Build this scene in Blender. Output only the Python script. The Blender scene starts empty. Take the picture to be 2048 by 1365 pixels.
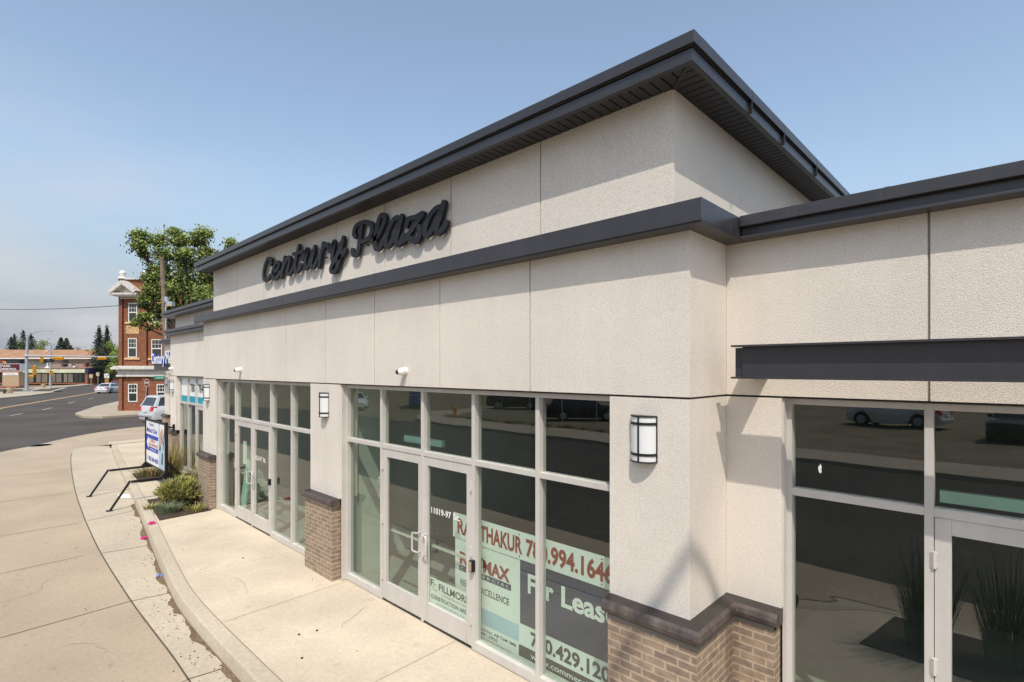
import bpy, bmesh, math, random
from math import sin, cos, pi, radians, sqrt, atan2
from mathutils import Vector, Matrix
random.seed(7)
SC = bpy.context.scene
COL = SC.collection
# ---------------------------------------------------------------- survey frame
# origin under the camera, X along the shop front, Y into the building, Z up
FOC = 1045.0; HOR = 738.0; EYE = 3.3
AZ = atan2(1085.0, FOC)
FW = (-cos(AZ), sin(AZ)); RT = (FW[1], -FW[0])
def bearing(px):
    u = (px - 1024.0) / FOC
    return (FW[0] + u * RT[0], FW[1] + u * RT[1])
def gp(px, py, z):                      # surveyed point on a level plane
    t = (EYE - z) * FOC / (py - HOR); d = bearing(px)
    return (d[0] * t, d[1] * t)
def far(px, t):                         # surveyed point at a distance
    d = bearing(px); return (d[0] * t, d[1] * t)
def hgt(py, t): return EYE - (py - HOR) * t / FOC
RZ_VIEW = atan2(RT[1], RT[0])
# ---------------------------------------------------------------- materials
def lin(c):
    def f(v):
        v /= 255.0
        return v / 12.92 if v <= .04045 else ((v + .055) / 1.055) ** 2.4
    return tuple(f(v) for v in c)
MATS = {}
def nd(nt, t, x=0, y=0, **kw):
    n = nt.nodes.new(t)
    for k, v in kw.items(): setattr(n, k, v)
    return n
def mat(name, col, rough=.6, metal=0., var=.12, scale=3., fine=0., fscale=60., bump=0., bscale=60., spec=.5, streak=0., emit=None, spots=0., spscale=20.):
    if name in MATS: return MATS[name]
    m = bpy.data.materials.new(name); m.use_nodes = True; nt = m.node_tree
    b = nt.nodes['Principled BSDF']; L = nt.links.new
    b.inputs['Roughness'].default_value = rough; b.inputs['Metallic'].default_value = metal
    b.inputs['Specular IOR Level'].default_value = spec
    tc = nd(nt, 'ShaderNodeTexCoord'); ad = nd(nt, 'ShaderNodeVectorMath', operation='ADD'); L(tc.outputs['Object'], ad.inputs[0]); ad.inputs[1].default_value = (.0371, .0413, .0537); co = ad.outputs[0]
    def vary(src, fac_out, amt):
        mr = nd(nt, 'ShaderNodeMapRange'); mr.inputs[1].default_value = .25; mr.inputs[2].default_value = .75
        mr.inputs[3].default_value = 1 - amt; mr.inputs[4].default_value = 1 + amt
        L(fac_out, mr.inputs[0])
        mx = nd(nt, 'ShaderNodeVectorMath', operation='SCALE')
        if isinstance(src, tuple): mx.inputs[0].default_value = src
        else: L(src, mx.inputs[0])
        L(mr.outputs[0], mx.inputs['Scale']); return mx.outputs[0]
    src = tuple(col)
    n1 = nd(nt, 'ShaderNodeTexNoise'); n1.inputs['Scale'].default_value = scale; n1.inputs['Detail'].default_value = 6
    L(co, n1.inputs['Vector']); src = vary(src, n1.outputs[0], var)
    if fine:
        n2 = nd(nt, 'ShaderNodeTexNoise'); n2.inputs['Scale'].default_value = fscale; n2.inputs['Detail'].default_value = 4
        L(co, n2.inputs['Vector']); src = vary(src, n2.outputs[0], fine)
    if streak:
        mp = nd(nt, 'ShaderNodeMapping'); mp.inputs['Scale'].default_value = (5, 5, .35); L(co, mp.inputs[0])
        n3 = nd(nt, 'ShaderNodeTexNoise'); n3.inputs['Scale'].default_value = 2; n3.inputs['Detail'].default_value = 5
        L(mp.outputs[0], n3.inputs['Vector']); src = vary(src, n3.outputs[0], streak)
    if spots:
        v = nd(nt, 'ShaderNodeTexNoise'); v.inputs['Scale'].default_value = spscale; v.inputs['Detail'].default_value = 2
        L(co, v.inputs['Vector'])
        mr = nd(nt, 'ShaderNodeMapRange'); mr.inputs[1].default_value = .66; mr.inputs[2].default_value = .74
        mr.inputs[3].default_value = 1; mr.inputs[4].default_value = 1 - spots; L(v.outputs[0], mr.inputs[0])
        mx = nd(nt, 'ShaderNodeVectorMath', operation='SCALE'); L(src, mx.inputs[0]); L(mr.outputs[0], mx.inputs['Scale']); src = mx.outputs[0]
    L(src, b.inputs['Base Color'])
    if bump:
        n4 = nd(nt, 'ShaderNodeTexNoise'); n4.inputs['Scale'].default_value = bscale; n4.inputs['Detail'].default_value = 3
        L(co, n4.inputs['Vector'])
        bp = nd(nt, 'ShaderNodeBump'); bp.inputs['Strength'].default_value = bump; bp.inputs['Distance'].default_value = .01
        L(n4.outputs[0], bp.inputs['Height']); L(bp.outputs[0], b.inputs['Normal'])
    if emit:
        b.inputs['Emission Color'].default_value = (*emit[0], 1); b.inputs['Emission Strength'].default_value = emit[1]
    MATS[name] = m; return m
def brick_mat(name, c1, c2, mortar, bw=.213, bh=.0667, ms=.010):
    m = bpy.data.materials.new(name); m.use_nodes = True; nt = m.node_tree; L = nt.links.new
    b = nt.nodes['Principled BSDF']; b.inputs['Roughness'].default_value = .85
    tc = nd(nt, 'ShaderNodeTexCoord'); sp = nd(nt, 'ShaderNodeSeparateXYZ'); L(tc.outputs['Object'], sp.inputs[0])
    sn = nd(nt, 'ShaderNodeSeparateXYZ'); L(tc.outputs['Normal'], sn.inputs[0])
    ax = nd(nt, 'ShaderNodeMath', operation='ABSOLUTE'); L(sn.outputs[0], ax.inputs[0])
    gt = nd(nt, 'ShaderNodeMath', operation='GREATER_THAN'); L(ax.outputs[0], gt.inputs[0]); gt.inputs[1].default_value = .7
    mx = nd(nt, 'ShaderNodeMix'); L(gt.outputs[0], mx.inputs[0]); L(sp.outputs[0], mx.inputs[2]); L(sp.outputs[1], mx.inputs[3])
    cb = nd(nt, 'ShaderNodeCombineXYZ'); L(mx.outputs[0], cb.inputs[0]); L(sp.outputs[2], cb.inputs[1])
    br = nd(nt, 'ShaderNodeTexBrick'); L(cb.outputs[0], br.inputs['Vector'])
    br.inputs['Scale'].default_value = 1; br.inputs['Brick Width'].default_value = bw; br.inputs['Row Height'].default_value = bh
    br.inputs['Mortar Size'].default_value = ms; br.inputs['Mortar Smooth'].default_value = .2
    br.inputs['Color1'].default_value = (*c1, 1); br.inputs['Color2'].default_value = (*c2, 1); br.inputs['Mortar'].default_value = (*mortar, 1)
    nz = nd(nt, 'ShaderNodeTexNoise'); nz.inputs['Scale'].default_value = 14; nz.inputs['Detail'].default_value = 6; L(tc.outputs['Object'], nz.inputs['Vector'])
    mr = nd(nt, 'ShaderNodeMapRange'); mr.inputs[1].default_value = .3; mr.inputs[2].default_value = .7; mr.inputs[3].default_value = .78; mr.inputs[4].default_value = 1.2
    L(nz.outputs[0], mr.inputs[0])
    sc = nd(nt, 'ShaderNodeVectorMath', operation='SCALE'); L(br.outputs[0], sc.inputs[0]); L(mr.outputs[0], sc.inputs['Scale']); L(sc.outputs[0], b.inputs['Base Color'])
    bp = nd(nt, 'ShaderNodeBump'); bp.invert = True; bp.inputs['Strength'].default_value = .6; bp.inputs['Distance'].default_value = .006
    L(br.outputs['Fac'], bp.inputs['Height']); L(bp.outputs[0], b.inputs['Normal'])
    MATS[name] = m; return m
def glass_mat(name, tint, ior=1.9, gain=1.0):
    m = bpy.data.materials.new(name); m.use_nodes = True; nt = m.node_tree; L = nt.links.new
    nt.nodes.remove(nt.nodes['Principled BSDF']); out = nt.nodes['Material Output']
    tr = nd(nt, 'ShaderNodeBsdfTransparent'); tr.inputs[0].default_value = (*tint, 1)
    gl = nd(nt, 'ShaderNodeBsdfGlossy'); gl.inputs['Roughness'].default_value = .0; gl.inputs[0].default_value = (.95, .97, .96, 1)
    lw = nd(nt, 'ShaderNodeLayerWeight'); lw.inputs[0].default_value = .5
    pw = nd(nt, 'ShaderNodeMath', operation='POWER'); L(lw.outputs['Facing'], pw.inputs[0]); pw.inputs[1].default_value = 4
    mu = nd(nt, 'ShaderNodeMath', operation='MULTIPLY_ADD'); L(pw.outputs[0], mu.inputs[0]); mu.inputs[1].default_value = 1 - ior; mu.inputs[2].default_value = ior; mu.use_clamp = True
    # faint pane waviness and dust
    tc = nd(nt, 'ShaderNodeTexCoord'); nz = nd(nt, 'ShaderNodeTexNoise'); nz.inputs['Scale'].default_value = 1.2; L(tc.outputs['Object'], nz.inputs['Vector'])
    bp = nd(nt, 'ShaderNodeBump'); bp.inputs['Strength'].default_value = .05; bp.inputs['Distance'].default_value = .02; L(nz.outputs[0], bp.inputs['Height'])
    L(bp.outputs[0], gl.inputs['Normal'])
    df = nd(nt, 'ShaderNodeBsdfDiffuse'); df.inputs[0].default_value = (.45, .5, .45, 1)
    m0 = nd(nt, 'ShaderNodeMixShader'); m0.inputs[0].default_value = .008; L(tr.outputs[0], m0.inputs[1]); L(df.outputs[0], m0.inputs[2])
    ms = nd(nt, 'ShaderNodeMixShader'); L(mu.outputs[0], ms.inputs[0]); L(m0.outputs[0], ms.inputs[1]); L(gl.outputs[0], ms.inputs[2]); L(ms.outputs[0], out.inputs[0])
    MATS[name] = m; return m

STUCCO = mat('stucco', (.745, .675, .588), .95, var=.09, scale=.7, fine=.25, fscale=125, bump=.8, bscale=190, streak=.02, spots=.2, spscale=80)
STUCCO2 = mat('stucco_side', (.60, .545, .475), .95, var=.05, scale=.9, fine=.16, fscale=95, bump=.6, bscale=130, streak=.05)
REVEAL = mat('reveal', (.30, .27, .23), .9)
DMETAL = mat('dark_metal', (.036, .033, .036), .34, .0, var=.14, scale=2, streak=.12, spec=.55)
DSOFF = mat('dark_soffit', (.030, .030, .034), .5, var=.10, scale=4, spots=.4, spscale=90)
BLACK = mat('black_metal', (.012, .012, .013), .4, spec=.5)
LETTER = mat('letter_metal', (.016, .016, .018), .5, spec=.3)
TRIM = mat('letter_trim', (.10, .095, .09), .5)
ALU = mat('aluminium', (.54, .505, .46), .45, .0, var=.05, scale=5, streak=.05)
ALUIN = mat('aluminium_inside', (.10, .11, .10), .5)
GASKET = mat('gasket', (.015, .015, .014), .6)
STEEL = mat('bright_steel', (.72, .71, .68), .25, .55)
GLASS = glass_mat('shop_glass', (.77, .88, .80), .125)
WINDOW = mat('far_glass', (.03, .036, .036), .08, spec=.8, var=.3, scale=1.3)
BRICK = brick_mat('tan_brick', lin((152, 131, 112)), lin((132, 114, 100)), lin((174, 155, 130)))
RBRICK = brick_mat('red_brick', lin((152, 88, 54)), lin((118, 66, 43)), lin((130, 100, 78)), ms=.008)
CAP = mat('cap_stone', (.085, .066, .056), .55, var=.35, scale=7, fine=.2, fscale=40, bump=.2, bscale=30, streak=.45)
CAPTOP = mat('cap_top', (.035, .029, .026), .5, var=.3, scale=8)
GREYMORTAR = mat('grey_mortar', (.17, .155, .13), .9)
CONC = mat('apron_concrete', (.55, .465, .348), .92, var=.17, scale=.8, fine=.10, fscale=28, bump=.15, bscale=60, spots=.12, spscale=4)
CONC2 = mat('gutter_concrete', (.47, .40, .30), .92, var=.13, scale=.6, fine=.12, fscale=16, bump=.2, bscale=50, spots=.10, spscale=11)
CONC3 = mat('driveway_concrete', (.405, .325, .23), .92, var=.15, scale=.5, fine=.09, fscale=20, bump=.2, bscale=50, spots=.15, spscale=7)
SWALK = mat('far_sidewalk', (.40, .335, .25), .92, var=.12, scale=.5, fine=.08, fscale=12)
JOINT = mat('joint', (.10, .075, .05), .95)
JOINT2 = mat('joint_pale', (.27, .215, .15), .95)
ASPH = mat('asphalt', (.088, .078, .069), .95, var=.24, scale=.25, fine=.25, fscale=9, bump=.2, bscale=40, spec=.15)
YELLOW = mat('road_yellow', (.36, .23, .10), .8, var=.3, scale=2)
RWHITE = mat('road_white', (.42, .40, .36), .8, var=.3, scale=2)
DRYGRASS = mat('dry_grass_ground', (.19, .155, .095), .95, var=.35, scale=.5, fine=.35, fscale=12)
SOIL = mat('soil', (.055, .034, .022), .98, var=.4, scale=9, fine=.5, fscale=50, bump=.8, bscale=40)
DIRT = mat('gutter_dirt', (.155, .105, .06), .98, var=.3, scale=8, fine=.4, fscale=40)
WHITE = mat('white_paint', (.78, .76, .72), .6, var=.05)
PANELW = mat('sign_white', (.80, .80, .78), .5, var=.03)
CREAM = mat('cream', (.62, .56, .46), .85, var=.08)
DIFF = mat('lamp_acrylic', (.70, .70, .69), .3, var=.02)
RED = mat('dark_red', (.30, .022, .014), .5)
NAVY = mat('navy', (.022, .03, .085), .5)
BLUE = mat('sign_blue', (.03, .06, .42), .5)
BLUE2 = mat('letter_blue', (.01, .07, .55), .4)
REDO = mat('orange_red', (.62, .10, .05), .5)
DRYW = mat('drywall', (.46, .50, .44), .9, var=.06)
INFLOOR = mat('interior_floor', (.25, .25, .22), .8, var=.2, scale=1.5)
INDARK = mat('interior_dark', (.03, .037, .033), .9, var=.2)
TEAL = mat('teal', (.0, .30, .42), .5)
CHAR = mat('charcoal_text', (.03, .035, .045), .6)
SIGNY = mat('signal_yellow', (.72, .36, .015), .5)
GALV = mat('galvanised', (.40, .43, .46), .45, .3)
WOOD = mat('pole_wood', (.20, .145, .105), .95, var=.3, scale=4, streak=.35)
BARK = mat('bark', (.055, .04, .03), .95, var=.3, scale=5)
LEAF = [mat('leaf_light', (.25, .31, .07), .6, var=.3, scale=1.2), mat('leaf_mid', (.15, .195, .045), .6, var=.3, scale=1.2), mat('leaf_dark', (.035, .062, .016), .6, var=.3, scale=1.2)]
CONIF = [mat('conifer_mid', (.030, .050, .024), .8, var=.3), mat('conifer_dark', (.015, .028, .015), .8, var=.3), mat('conifer_blue', (.045, .065, .05), .8, var=.3)]
GRASSM = [mat('grass_green', (.14, .17, .04), .7, var=.3), mat('grass_straw', (.42, .31, .12), .8, var=.25), mat('grass_deep', (.05, .075, .02), .7, var=.3)]
SHRUBM = [mat('juniper_light', (.36, .33, .08), .8, var=.3), mat('juniper_mid', (.20, .195, .05), .8, var=.3), mat('juniper_dark', (.055, .068, .02), .8, var=.3), mat('juniper_blue', (.13, .185, .13), .8, var=.3)]
ROOFB = mat('brown_shingle', (.34, .185, .105), .9, var=.2, scale=.8, fine=.2, fscale=4)
ROOFD = mat('dull_shingle', (.22, .15, .11), .9, var=.2, scale=.8)
MAROON = mat('maroon', (.085, .008, .022), .5)
TERRA = mat('dull_red', (.25, .06, .045), .7)
TAN = mat('tan_stucco', (.42, .30, .19), .85)
GREENS = mat('street_green', (.0, .20, .11), .5)
STOPR = mat('stop_red', (.16, .012, .018), .5)
TYRE = mat('tyre', (.015, .015, .015), .85)
TAIL = mat('tail_lamp', (.55, .02, .015), .25)
TAILO = mat('tail_lamp_pale', (.75, .12, .08), .25)
MAGENTA = mat('magenta_cloth', (.50, .012, .14), .8)
WRAP = mat('blue_wrapper', (.16, .22, .38), .5)
PALEGREEN = mat('foam_board', (.55, .72, .64), .8)
PINK = mat('skin_tone', (.55, .35, .26), .7)
PALEBLUE = mat('pale_blue_print', (.42, .56, .68), .5, var=.15, scale=2)
GREYPLATE = mat('grey_plate', (.20, .215, .22), .8)
# ---------------------------------------------------------------- mesh builder
TXT = {}
def text_geo(s, bold):
    k = (s, bold)
    if k not in TXT:
        c = bpy.data.curves.new('t', 'FONT'); c.body = s; c.offset = bold; c.resolution_u = 3
        o = bpy.data.objects.new('t', c); COL.objects.link(o)
        dg = bpy.context.evaluated_depsgraph_get(); me = o.evaluated_get(dg).to_mesh()
        v = [tuple(p.co[:2]) for p in me.vertices]; f = [tuple(p.vertices) for p in me.polygons]
        o.evaluated_get(dg).to_mesh_clear(); bpy.data.objects.remove(o); bpy.data.curves.remove(c)
        TXT[k] = (v, f)
    return TXT[k]
_h = text_geo('H', 0)[0]; CAPH = max(p[1] for p in _h) - min(p[1] for p in _h)
def V(*a): return Vector(a)
class MB:
    def __init__(s): s.v = []; s.f = []; s.m = []
    def face(s, pts, m=0):
        i = len(s.v); s.v += [tuple(p) for p in pts]; s.f.append(tuple(range(i, i + len(pts)))); s.m.append(m)
    def mesh(s, vs, fs, m=0):
        i = len(s.v); s.v += [tuple(p) for p in vs]
        for f in fs: s.f.append(tuple(i + k for k in f)); s.m.append(m)
        return s
    def box(s, x0, x1, y0, y1, z0, z1, m=0):
        vs = [(x, y, z) for z in (z0, z1) for y in (y0, y1) for x in (x0, x1)]
        return s.mesh(vs, [(0, 2, 3, 1), (4, 5, 7, 6), (0, 1, 5, 4), (2, 6, 7, 3), (0, 4, 6, 2), (1, 3, 7, 5)], m)
    def bar(s, a, b, w, h, m=0, up=(0, 0, 1)):      # rectangular bar between two points
        a = Vector(a); b = Vector(b); d = (b - a).normalized(); u = Vector(up)
        r = d.cross(u)
        if r.length < 1e-3: r = d.cross(Vector((1, 0, 0)))
        r.normalize(); u = r.cross(d)
        vs = [p + r * (i * w / 2) + u * (j * h / 2) for p in (a, b) for j in (-1, 1) for i in (-1, 1)]
        return s.mesh(vs, [(0, 1, 3, 2), (4, 6, 7, 5), (0, 4, 5, 1), (2, 3, 7, 6), (0, 2, 6, 4), (1, 5, 7, 3)], m)
    def prism(s, pts, vec, m=0, side=None):
        n = len(pts); vec = Vector(vec); a = [Vector(p) for p in pts]; b = [p + vec for p in a]
        s.face(a[::-1], m); s.face(b, m)
        for i in range(n):
            j = (i + 1) % n; s.face((a[i], a[j], b[j], b[i]), m if side is None else side)
        return s
    def tube(s, pts, r, n=8, m=0, cap=True):
        pts = [Vector(p) for p in pts]; k = len(pts); rs = r if isinstance(r, (list, tuple)) else [r] * k
        rings = []; ref = None
        for i in range(k):
            d = (pts[min(i + 1, k - 1)] - pts[max(i - 1, 0)]).normalized()
            if ref is None: ref = d.orthogonal().normalized()
            ref = (ref - d * ref.dot(d)).normalized(); q = d.cross(ref)
            rings.append([pts[i] + (ref * cos(2 * pi * j / n) + q * sin(2 * pi * j / n)) * rs[i] for j in range(n)])
        vs = [p for g in rings for p in g]; fs = []
        for i in range(k - 1):
            for j in range(n):
                fs.append((i * n + j, i * n + (j + 1) % n, (i + 1) * n + (j + 1) % n, (i + 1) * n + j))
        if cap: fs += [tuple(range(n - 1, -1, -1)), tuple(range((k - 1) * n, k * n))]
        return s.mesh(vs, fs, m)
    def lathe(s, prof, c=(0, 0, 0), n=16, m=0, ax='z'):
        vs = []
        for r, z in prof:
            for j in range(n):
                a = 2 * pi * j / n; x, y = r * cos(a), r * sin(a)
                p = (x, y, z) if ax == 'z' else ((x, z, y) if ax == 'y' else (z, x, y))
                vs.append((c[0] + p[0], c[1] + p[1], c[2] + p[2]))
        k = len(prof); fs = []
        for i in range(k - 1):
            for j in range(n): fs.append((i * n + j, i * n + (j + 1) % n, (i + 1) * n + (j + 1) % n, (i + 1) * n + j))
        fs += [tuple(range(n - 1, -1, -1)), tuple(range((k - 1) * n, k * n))]
        return s.mesh(vs, fs, m)
    def ball(s, c, r, m=0, n=12, sq=1.0):
        return s.lathe([(r * max(.02, sin(pi * i / 8)), -r * sq * cos(pi * i / 8)) for i in range(9)], c, n, m)
    def text(s, t, o, ux, uy, h, m=0, xs=1.0, bold=0., center=False, ext=0.):
        v, f = text_geo(t, bold); k = h / CAPH; ux = Vector(ux); uy = Vector(uy); o = Vector(o)
        w0 = min(p[0] for p in v); w1 = max(p[0] for p in v)
        off = -(w0 + w1) / 2 if center else -w0
        nn = ux.cross(uy) * ext
        vs = [o + ux * ((p[0] + off) * k * xs) + uy * (p[1] * k) for p in v]
        if not ext: return s.mesh(vs, f, m)
        s.mesh([p + nn for p in vs], f, m)
        cnt = {}
        for g in f:
            for a, b in zip(g, g[1:] + g[:1]): cnt[(a, b)] = 1
        for a, b in cnt:
            if (b, a) not in cnt: s.face((vs[a], vs[b], vs[b] + nn, vs[a] + nn), m + 1)
        return s
    def build(s, name, mats, parent=None, world=False, smooth=False, bevel=0., fix=True):
        vs = [Vector(p) for p in s.v]; loc = Vector((0, 0, 0))
        if parent is not None and world:
            L0 = Vector(parent.location); rz = parent.rotation_euler.z; M = Matrix.Rotation(-rz, 3, 'Z')
            vs = [M @ (p - L0) for p in vs]
        elif parent is None:
            xs = [p.x for p in vs]; ys = [p.y for p in vs]; zs = [p.z for p in vs]
            loc = Vector(((min(xs) + max(xs)) / 2, (min(ys) + max(ys)) / 2, min(zs))); vs = [p - loc for p in vs]
        me = bpy.data.meshes.new(name); me.from_pydata([tuple(p) for p in vs], [], s.f)
        if not isinstance(mats, (list, tuple)): mats = [mats]
        for q in mats: me.materials.append(q)
        me.polygons.foreach_set('material_index', s.m)
        if smooth: me.polygons.foreach_set('use_smooth', [True] * len(s.f))
        if fix:
            bm = bmesh.new(); bm.from_mesh(me); bmesh.ops.remove_doubles(bm, verts=bm.verts, dist=1e-5)
            bmesh.ops.recalc_face_normals(bm, faces=bm.faces); bm.to_mesh(me); bm.free()
        me.update()
        o = bpy.data.objects.new(name, me); COL.objects.link(o); o.location = loc
        if parent is not None: o.parent = parent
        if bevel:
            b = o.modifiers.new('bevel', 'BEVEL'); b.width = bevel; b.segments = 2; b.limit_method = 'ANGLE'; b.angle_limit = radians(40)
        if smooth:
            e = o.modifiers.new('split', 'EDGE_SPLIT'); e.split_angle = radians(40)
        return o
def tag(o, label=None, cat=None, group=None, kind=None):
    if label: o['label'] = label
    if cat: o['category'] = cat
    if group: o['group'] = group
    if kind: o['kind'] = kind
    return o
def thing(name, label, cat, loc=(0, 0, 0), rz=0., group=None):
    o = bpy.data.objects.new(name, None); COL.objects.link(o); o.location = loc; o.rotation_euler = (0, 0, rz)
    o.empty_display_size = .2
    return tag(o, label, cat, group)
def copy_tree(o, parent=None):
    c = o.copy(); COL.objects.link(c); c.parent = parent
    for ch in list(o.children): copy_tree(ch, c)
    return c
def struct(name, mb, m, smooth=False, bevel=0.):
    o = mb.build(name, m, smooth=smooth, bevel=bevel); o['kind'] = 'structure'; return o
def sweep(mb, path, prof, m=0, mats=None, side=-1, caps=True):
    # path: 2-D points; prof: (outward offset, z); outward is to the right of travel (side=+1) or left (-1)
    n = len(path); P = [Vector(p) for p in path]; offs = []
    for i in range(n):
        ds = []
        if i > 0: ds.append((P[i] - P[i - 1]).normalized())
        if i < n - 1: ds.append((P[i + 1] - P[i]).normalized())
        ns = [Vector((d.y, -d.x)) * side for d in ds]
        a = ns[0] if len(ns) == 1 else (ns[0] + ns[1]).normalized()
        offs.append(a / max(.3, a.dot(ns[0])))
    rings = [[(P[i].x + offs[i].x * d, P[i].y + offs[i].y * d, z) for d, z in prof] for i in range(n)]
    k = len(prof)
    for i in range(n - 1):
        for j in range(k - 1):
            mb.face((rings[i][j], rings[i + 1][j], rings[i + 1][j + 1], rings[i][j + 1]), mats[j] if mats else m)
    if caps:
        mb.face(rings[0], m); mb.face(rings[-1][::-1], m)
    return mb
def strip(mb, path, w, z, m=0):
    n = len(path); P = [Vector(p) for p in path]
    for i in range(n - 1):
        d = (P[i + 1] - P[i]).normalized(); q = Vector((d.y, -d.x)) * (w / 2)
        mb.face([(*(P[i] + q), z), (*(P[i + 1] + q), z), (*(P[i + 1] - q), z), (*(P[i] - q), z)], m)
def smoothpath(pts, n=4):
    out = []
    for i in range(len(pts) - 1):
        p0 = Vector(pts[max(i - 1, 0)]); p1 = Vector(pts[i]); p2 = Vector(pts[i + 1]); p3 = Vector(pts[min(i + 2, len(pts) - 1)])
        for k in range(n):
            t = k / n
            out.append(.5 * ((2 * p1) + (p2 - p0) * t + (2 * p0 - 5 * p1 + 4 * p2 - p3) * t * t + (3 * p1 - p0 - 3 * p2 + p3) * t ** 3))
    out.append(Vector(pts[-1])); return out
# ================================================================ GROUND
ZD, ZR, ZS = -.18, -.20, -.06            # driveway, road, far pavements
b = MB(); b.face([(-2500, -2500, -.32), (2500, -2500, -.32), (2500, 2500, -.32), (-2500, 2500, -.32)])
struct('ground', b, DRYGRASS)
curb = smoothpath([(-28.6, 4.45), (-28.05, 4.26), (-22.8, 3.65), (-16.3, 2.97), (-14.12, 2.73), (-11.5, 2.42), (-9.6, 2.21), (-8.6, 2.13), (-7.44, 2.11), (-6.1, 2.12), (-3.6, 2.12), (-2.3, 1.75), (-1.4, 1.05), (0, .9), (4, .9), (9, .9)], 4)
b = MB(); sweep(b, curb, [(-.17, -.20), (-.17, -.012), (-.012, -.020), (.0, -.026), (.006, -.040), (.03, -.19), (.03, -.22)], side=1)
struct('kerb', b, CONC2)
inner = []
for i, p in enumerate(curb):
    d = (curb[min(i + 1, len(curb) - 1)] - curb[max(i - 1, 0)]).normalized(); inner.append(p + Vector((-d.y, d.x)) * .168)
# apron with openings left for the two planting beds (they are filled with soil slightly proud)
b = MB()
for p, q in zip(inner, inner[1:]):
    yb = 4.95 if q.x > -20.7 else 6.35
    b.face([(p.x, p.y, -.010), (q.x, q.y, -.010), (q.x, yb, -.010), (p.x, yb, -.010)])
struct('shop_apron', b, CONC)
# ramp beyond the end of the kerb
b = MB(); b.face([(-28.6, 4.2, -.012), (-28.6, 12, -.012), (-32, 12, ZD + .002), (-31, 4.6, ZD + .002)]); struct('ramp', b, CONC)
jt = smoothpath([(-29.8, 3.9), (-29.4, 3.25), (-27.2, 2.82), (-21.3, 2.25), (-16.9, 1.93), (-12.8, 1.73), (-9.67, 1.68), (-8.3, 1.69), (-6.67, 1.7), (-3.5, 1.6), (-2.0, .9), (-1.0, .55), (9, .5)], 4)
b = MB(); b.face([(p.x, p.y, ZD) for p in jt] + [(9, 4, ZD), (-20, 4.6, ZD), (-29, 5.2, ZD)][0:3]); struct('gutter_strip', b, CONC2)
asp = smoothpath([(9, -.55), (-15, -.55), (-25, -.5), (-28.5, -.05), (-30.47, .88), (-32.24, 2.14), (-34.86, 3.77), (-37.07, 5.92), (-38.0, 8), (-39.5, 14), (-44, 40)], 4)
b = MB(); b.face([(p.x, p.y, ZD) for p in jt] + [(p.x, p.y, ZD) for p in asp] + [(-30, 40, ZD), (-28.6, 12, ZD), (-30, 5.2, ZD)]); struct('driveway', b, CONC3)
# road: straight in front of the shops, bending beyond the side street
c0 = Vector((-40, -6.3)); dv = Vector((-35.5, 11.9)).normalized(); nv = Vector((dv.y, -dv.x))
def road_pt(s, o): return c0 + dv * s + nv * (-o)        # o>0: towards the near (shop) side... measured left of travel
b = MB()
R = []
b.face([(60, -.4, ZR), (-28, -.4, ZR), (-29.5, 1, ZR), (-40, 9, ZR), (-46, 42, ZR), (-57, 42, ZR), (-49.5, 8, ZR), (-54, 7.2, ZR)] +
       [(*(c0 + dv * s + Vector((-dv.y, dv.x)) * -7.2), ZR) for s in (20, 60, 110, 150)][0:0] + [(-75, 13.4, ZR), (-100, 22, ZR), (-160, 27.5, ZR), (-240, 42, ZR), (-242, 32, ZR), (-160, 19, ZR), (-128, 12.5, ZR), (-140, -6, ZR), (-122, -7, ZR), (-108, 10.5, ZR), (-103, 8.7, ZR), (-86.8, 2.6, ZR), (-64, -5.5, ZR), (-42, -12, ZR), (60, -11.6, ZR)])
struct('road', b, ASPH)
b = MB(); strip(b, [gp(-60, 833, ZR), gp(0, 817, ZR), gp(100, 800.5, ZR), gp(200, 784, ZR), gp(240, 779, ZR)], .55, ZR + .004); 
strip(b, [(-50, -3.4), (20, -3.4)][::-1], .01, ZR + .004); struct('yellow_line', b, YELLOW)
b = MB()
for a, c in [((85, 820), (104, 816)), ((137, 807), (150, 804)), ((176, 799), (187, 797)), ((20, 832), (45, 827.5))]: strip(b, [gp(*a, ZR), gp(*c, ZR)], .16, ZR + .004)
strip(b, [gp(57, 782.5, ZR), gp(82, 777.5, ZR)], .5, ZR + .004); strip(b, [gp(101, 783.5, ZR), gp(132, 775.5, ZR)], .5, ZR + .004)
struct('lane_marking', b, RWHITE)
# pavements
def slab(name, pts, m=SWALK, z=ZS):
    b = MB(); b.prism([(x, y, z) for x, y in pts], (0, 0, -.3)); return struct(name, b, m)
slab('corner_pavement', [gp(150, 826.5, ZS), gp(165, 832.5, ZS), gp(205, 833.5, ZS), gp(284, 828.5, ZS), gp(345, 824, ZS), (-46, 30), (-55, 30), (-58, 12), (-85, 19), (-100, 25), (-101, 22.6), gp(236, 803, ZS), gp(190, 813, ZS)])
slab('traffic_island', [gp(-40, 801, ZS), gp(0, 796.5, ZS), gp(60, 791, ZS), gp(108, 784.6, ZS), gp(106, 783, ZS), gp(60, 783, ZS), gp(0, 784, ZS), gp(-60, 786, ZS)])
slab('far_pavement', [gp(-20, 777, ZS), gp(100, 777, ZS), gp(140, 773.5, ZS), gp(205, 767, ZS), gp(232, 763.5, ZS), gp(232, 762, ZS), gp(150, 770, ZS), gp(60, 774.5, ZS), gp(-20, 775, ZS)])
slab('opposite_pavement', [(40, -12), (-25.5, -11.9), (-29, -12.6), (-31, -14), (-33, -17), (-34, -24), (-31.5, -24), (-30.5, -18), (-28.5, -15.4), (-25, -14.6), (40, -14.5)])
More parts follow.
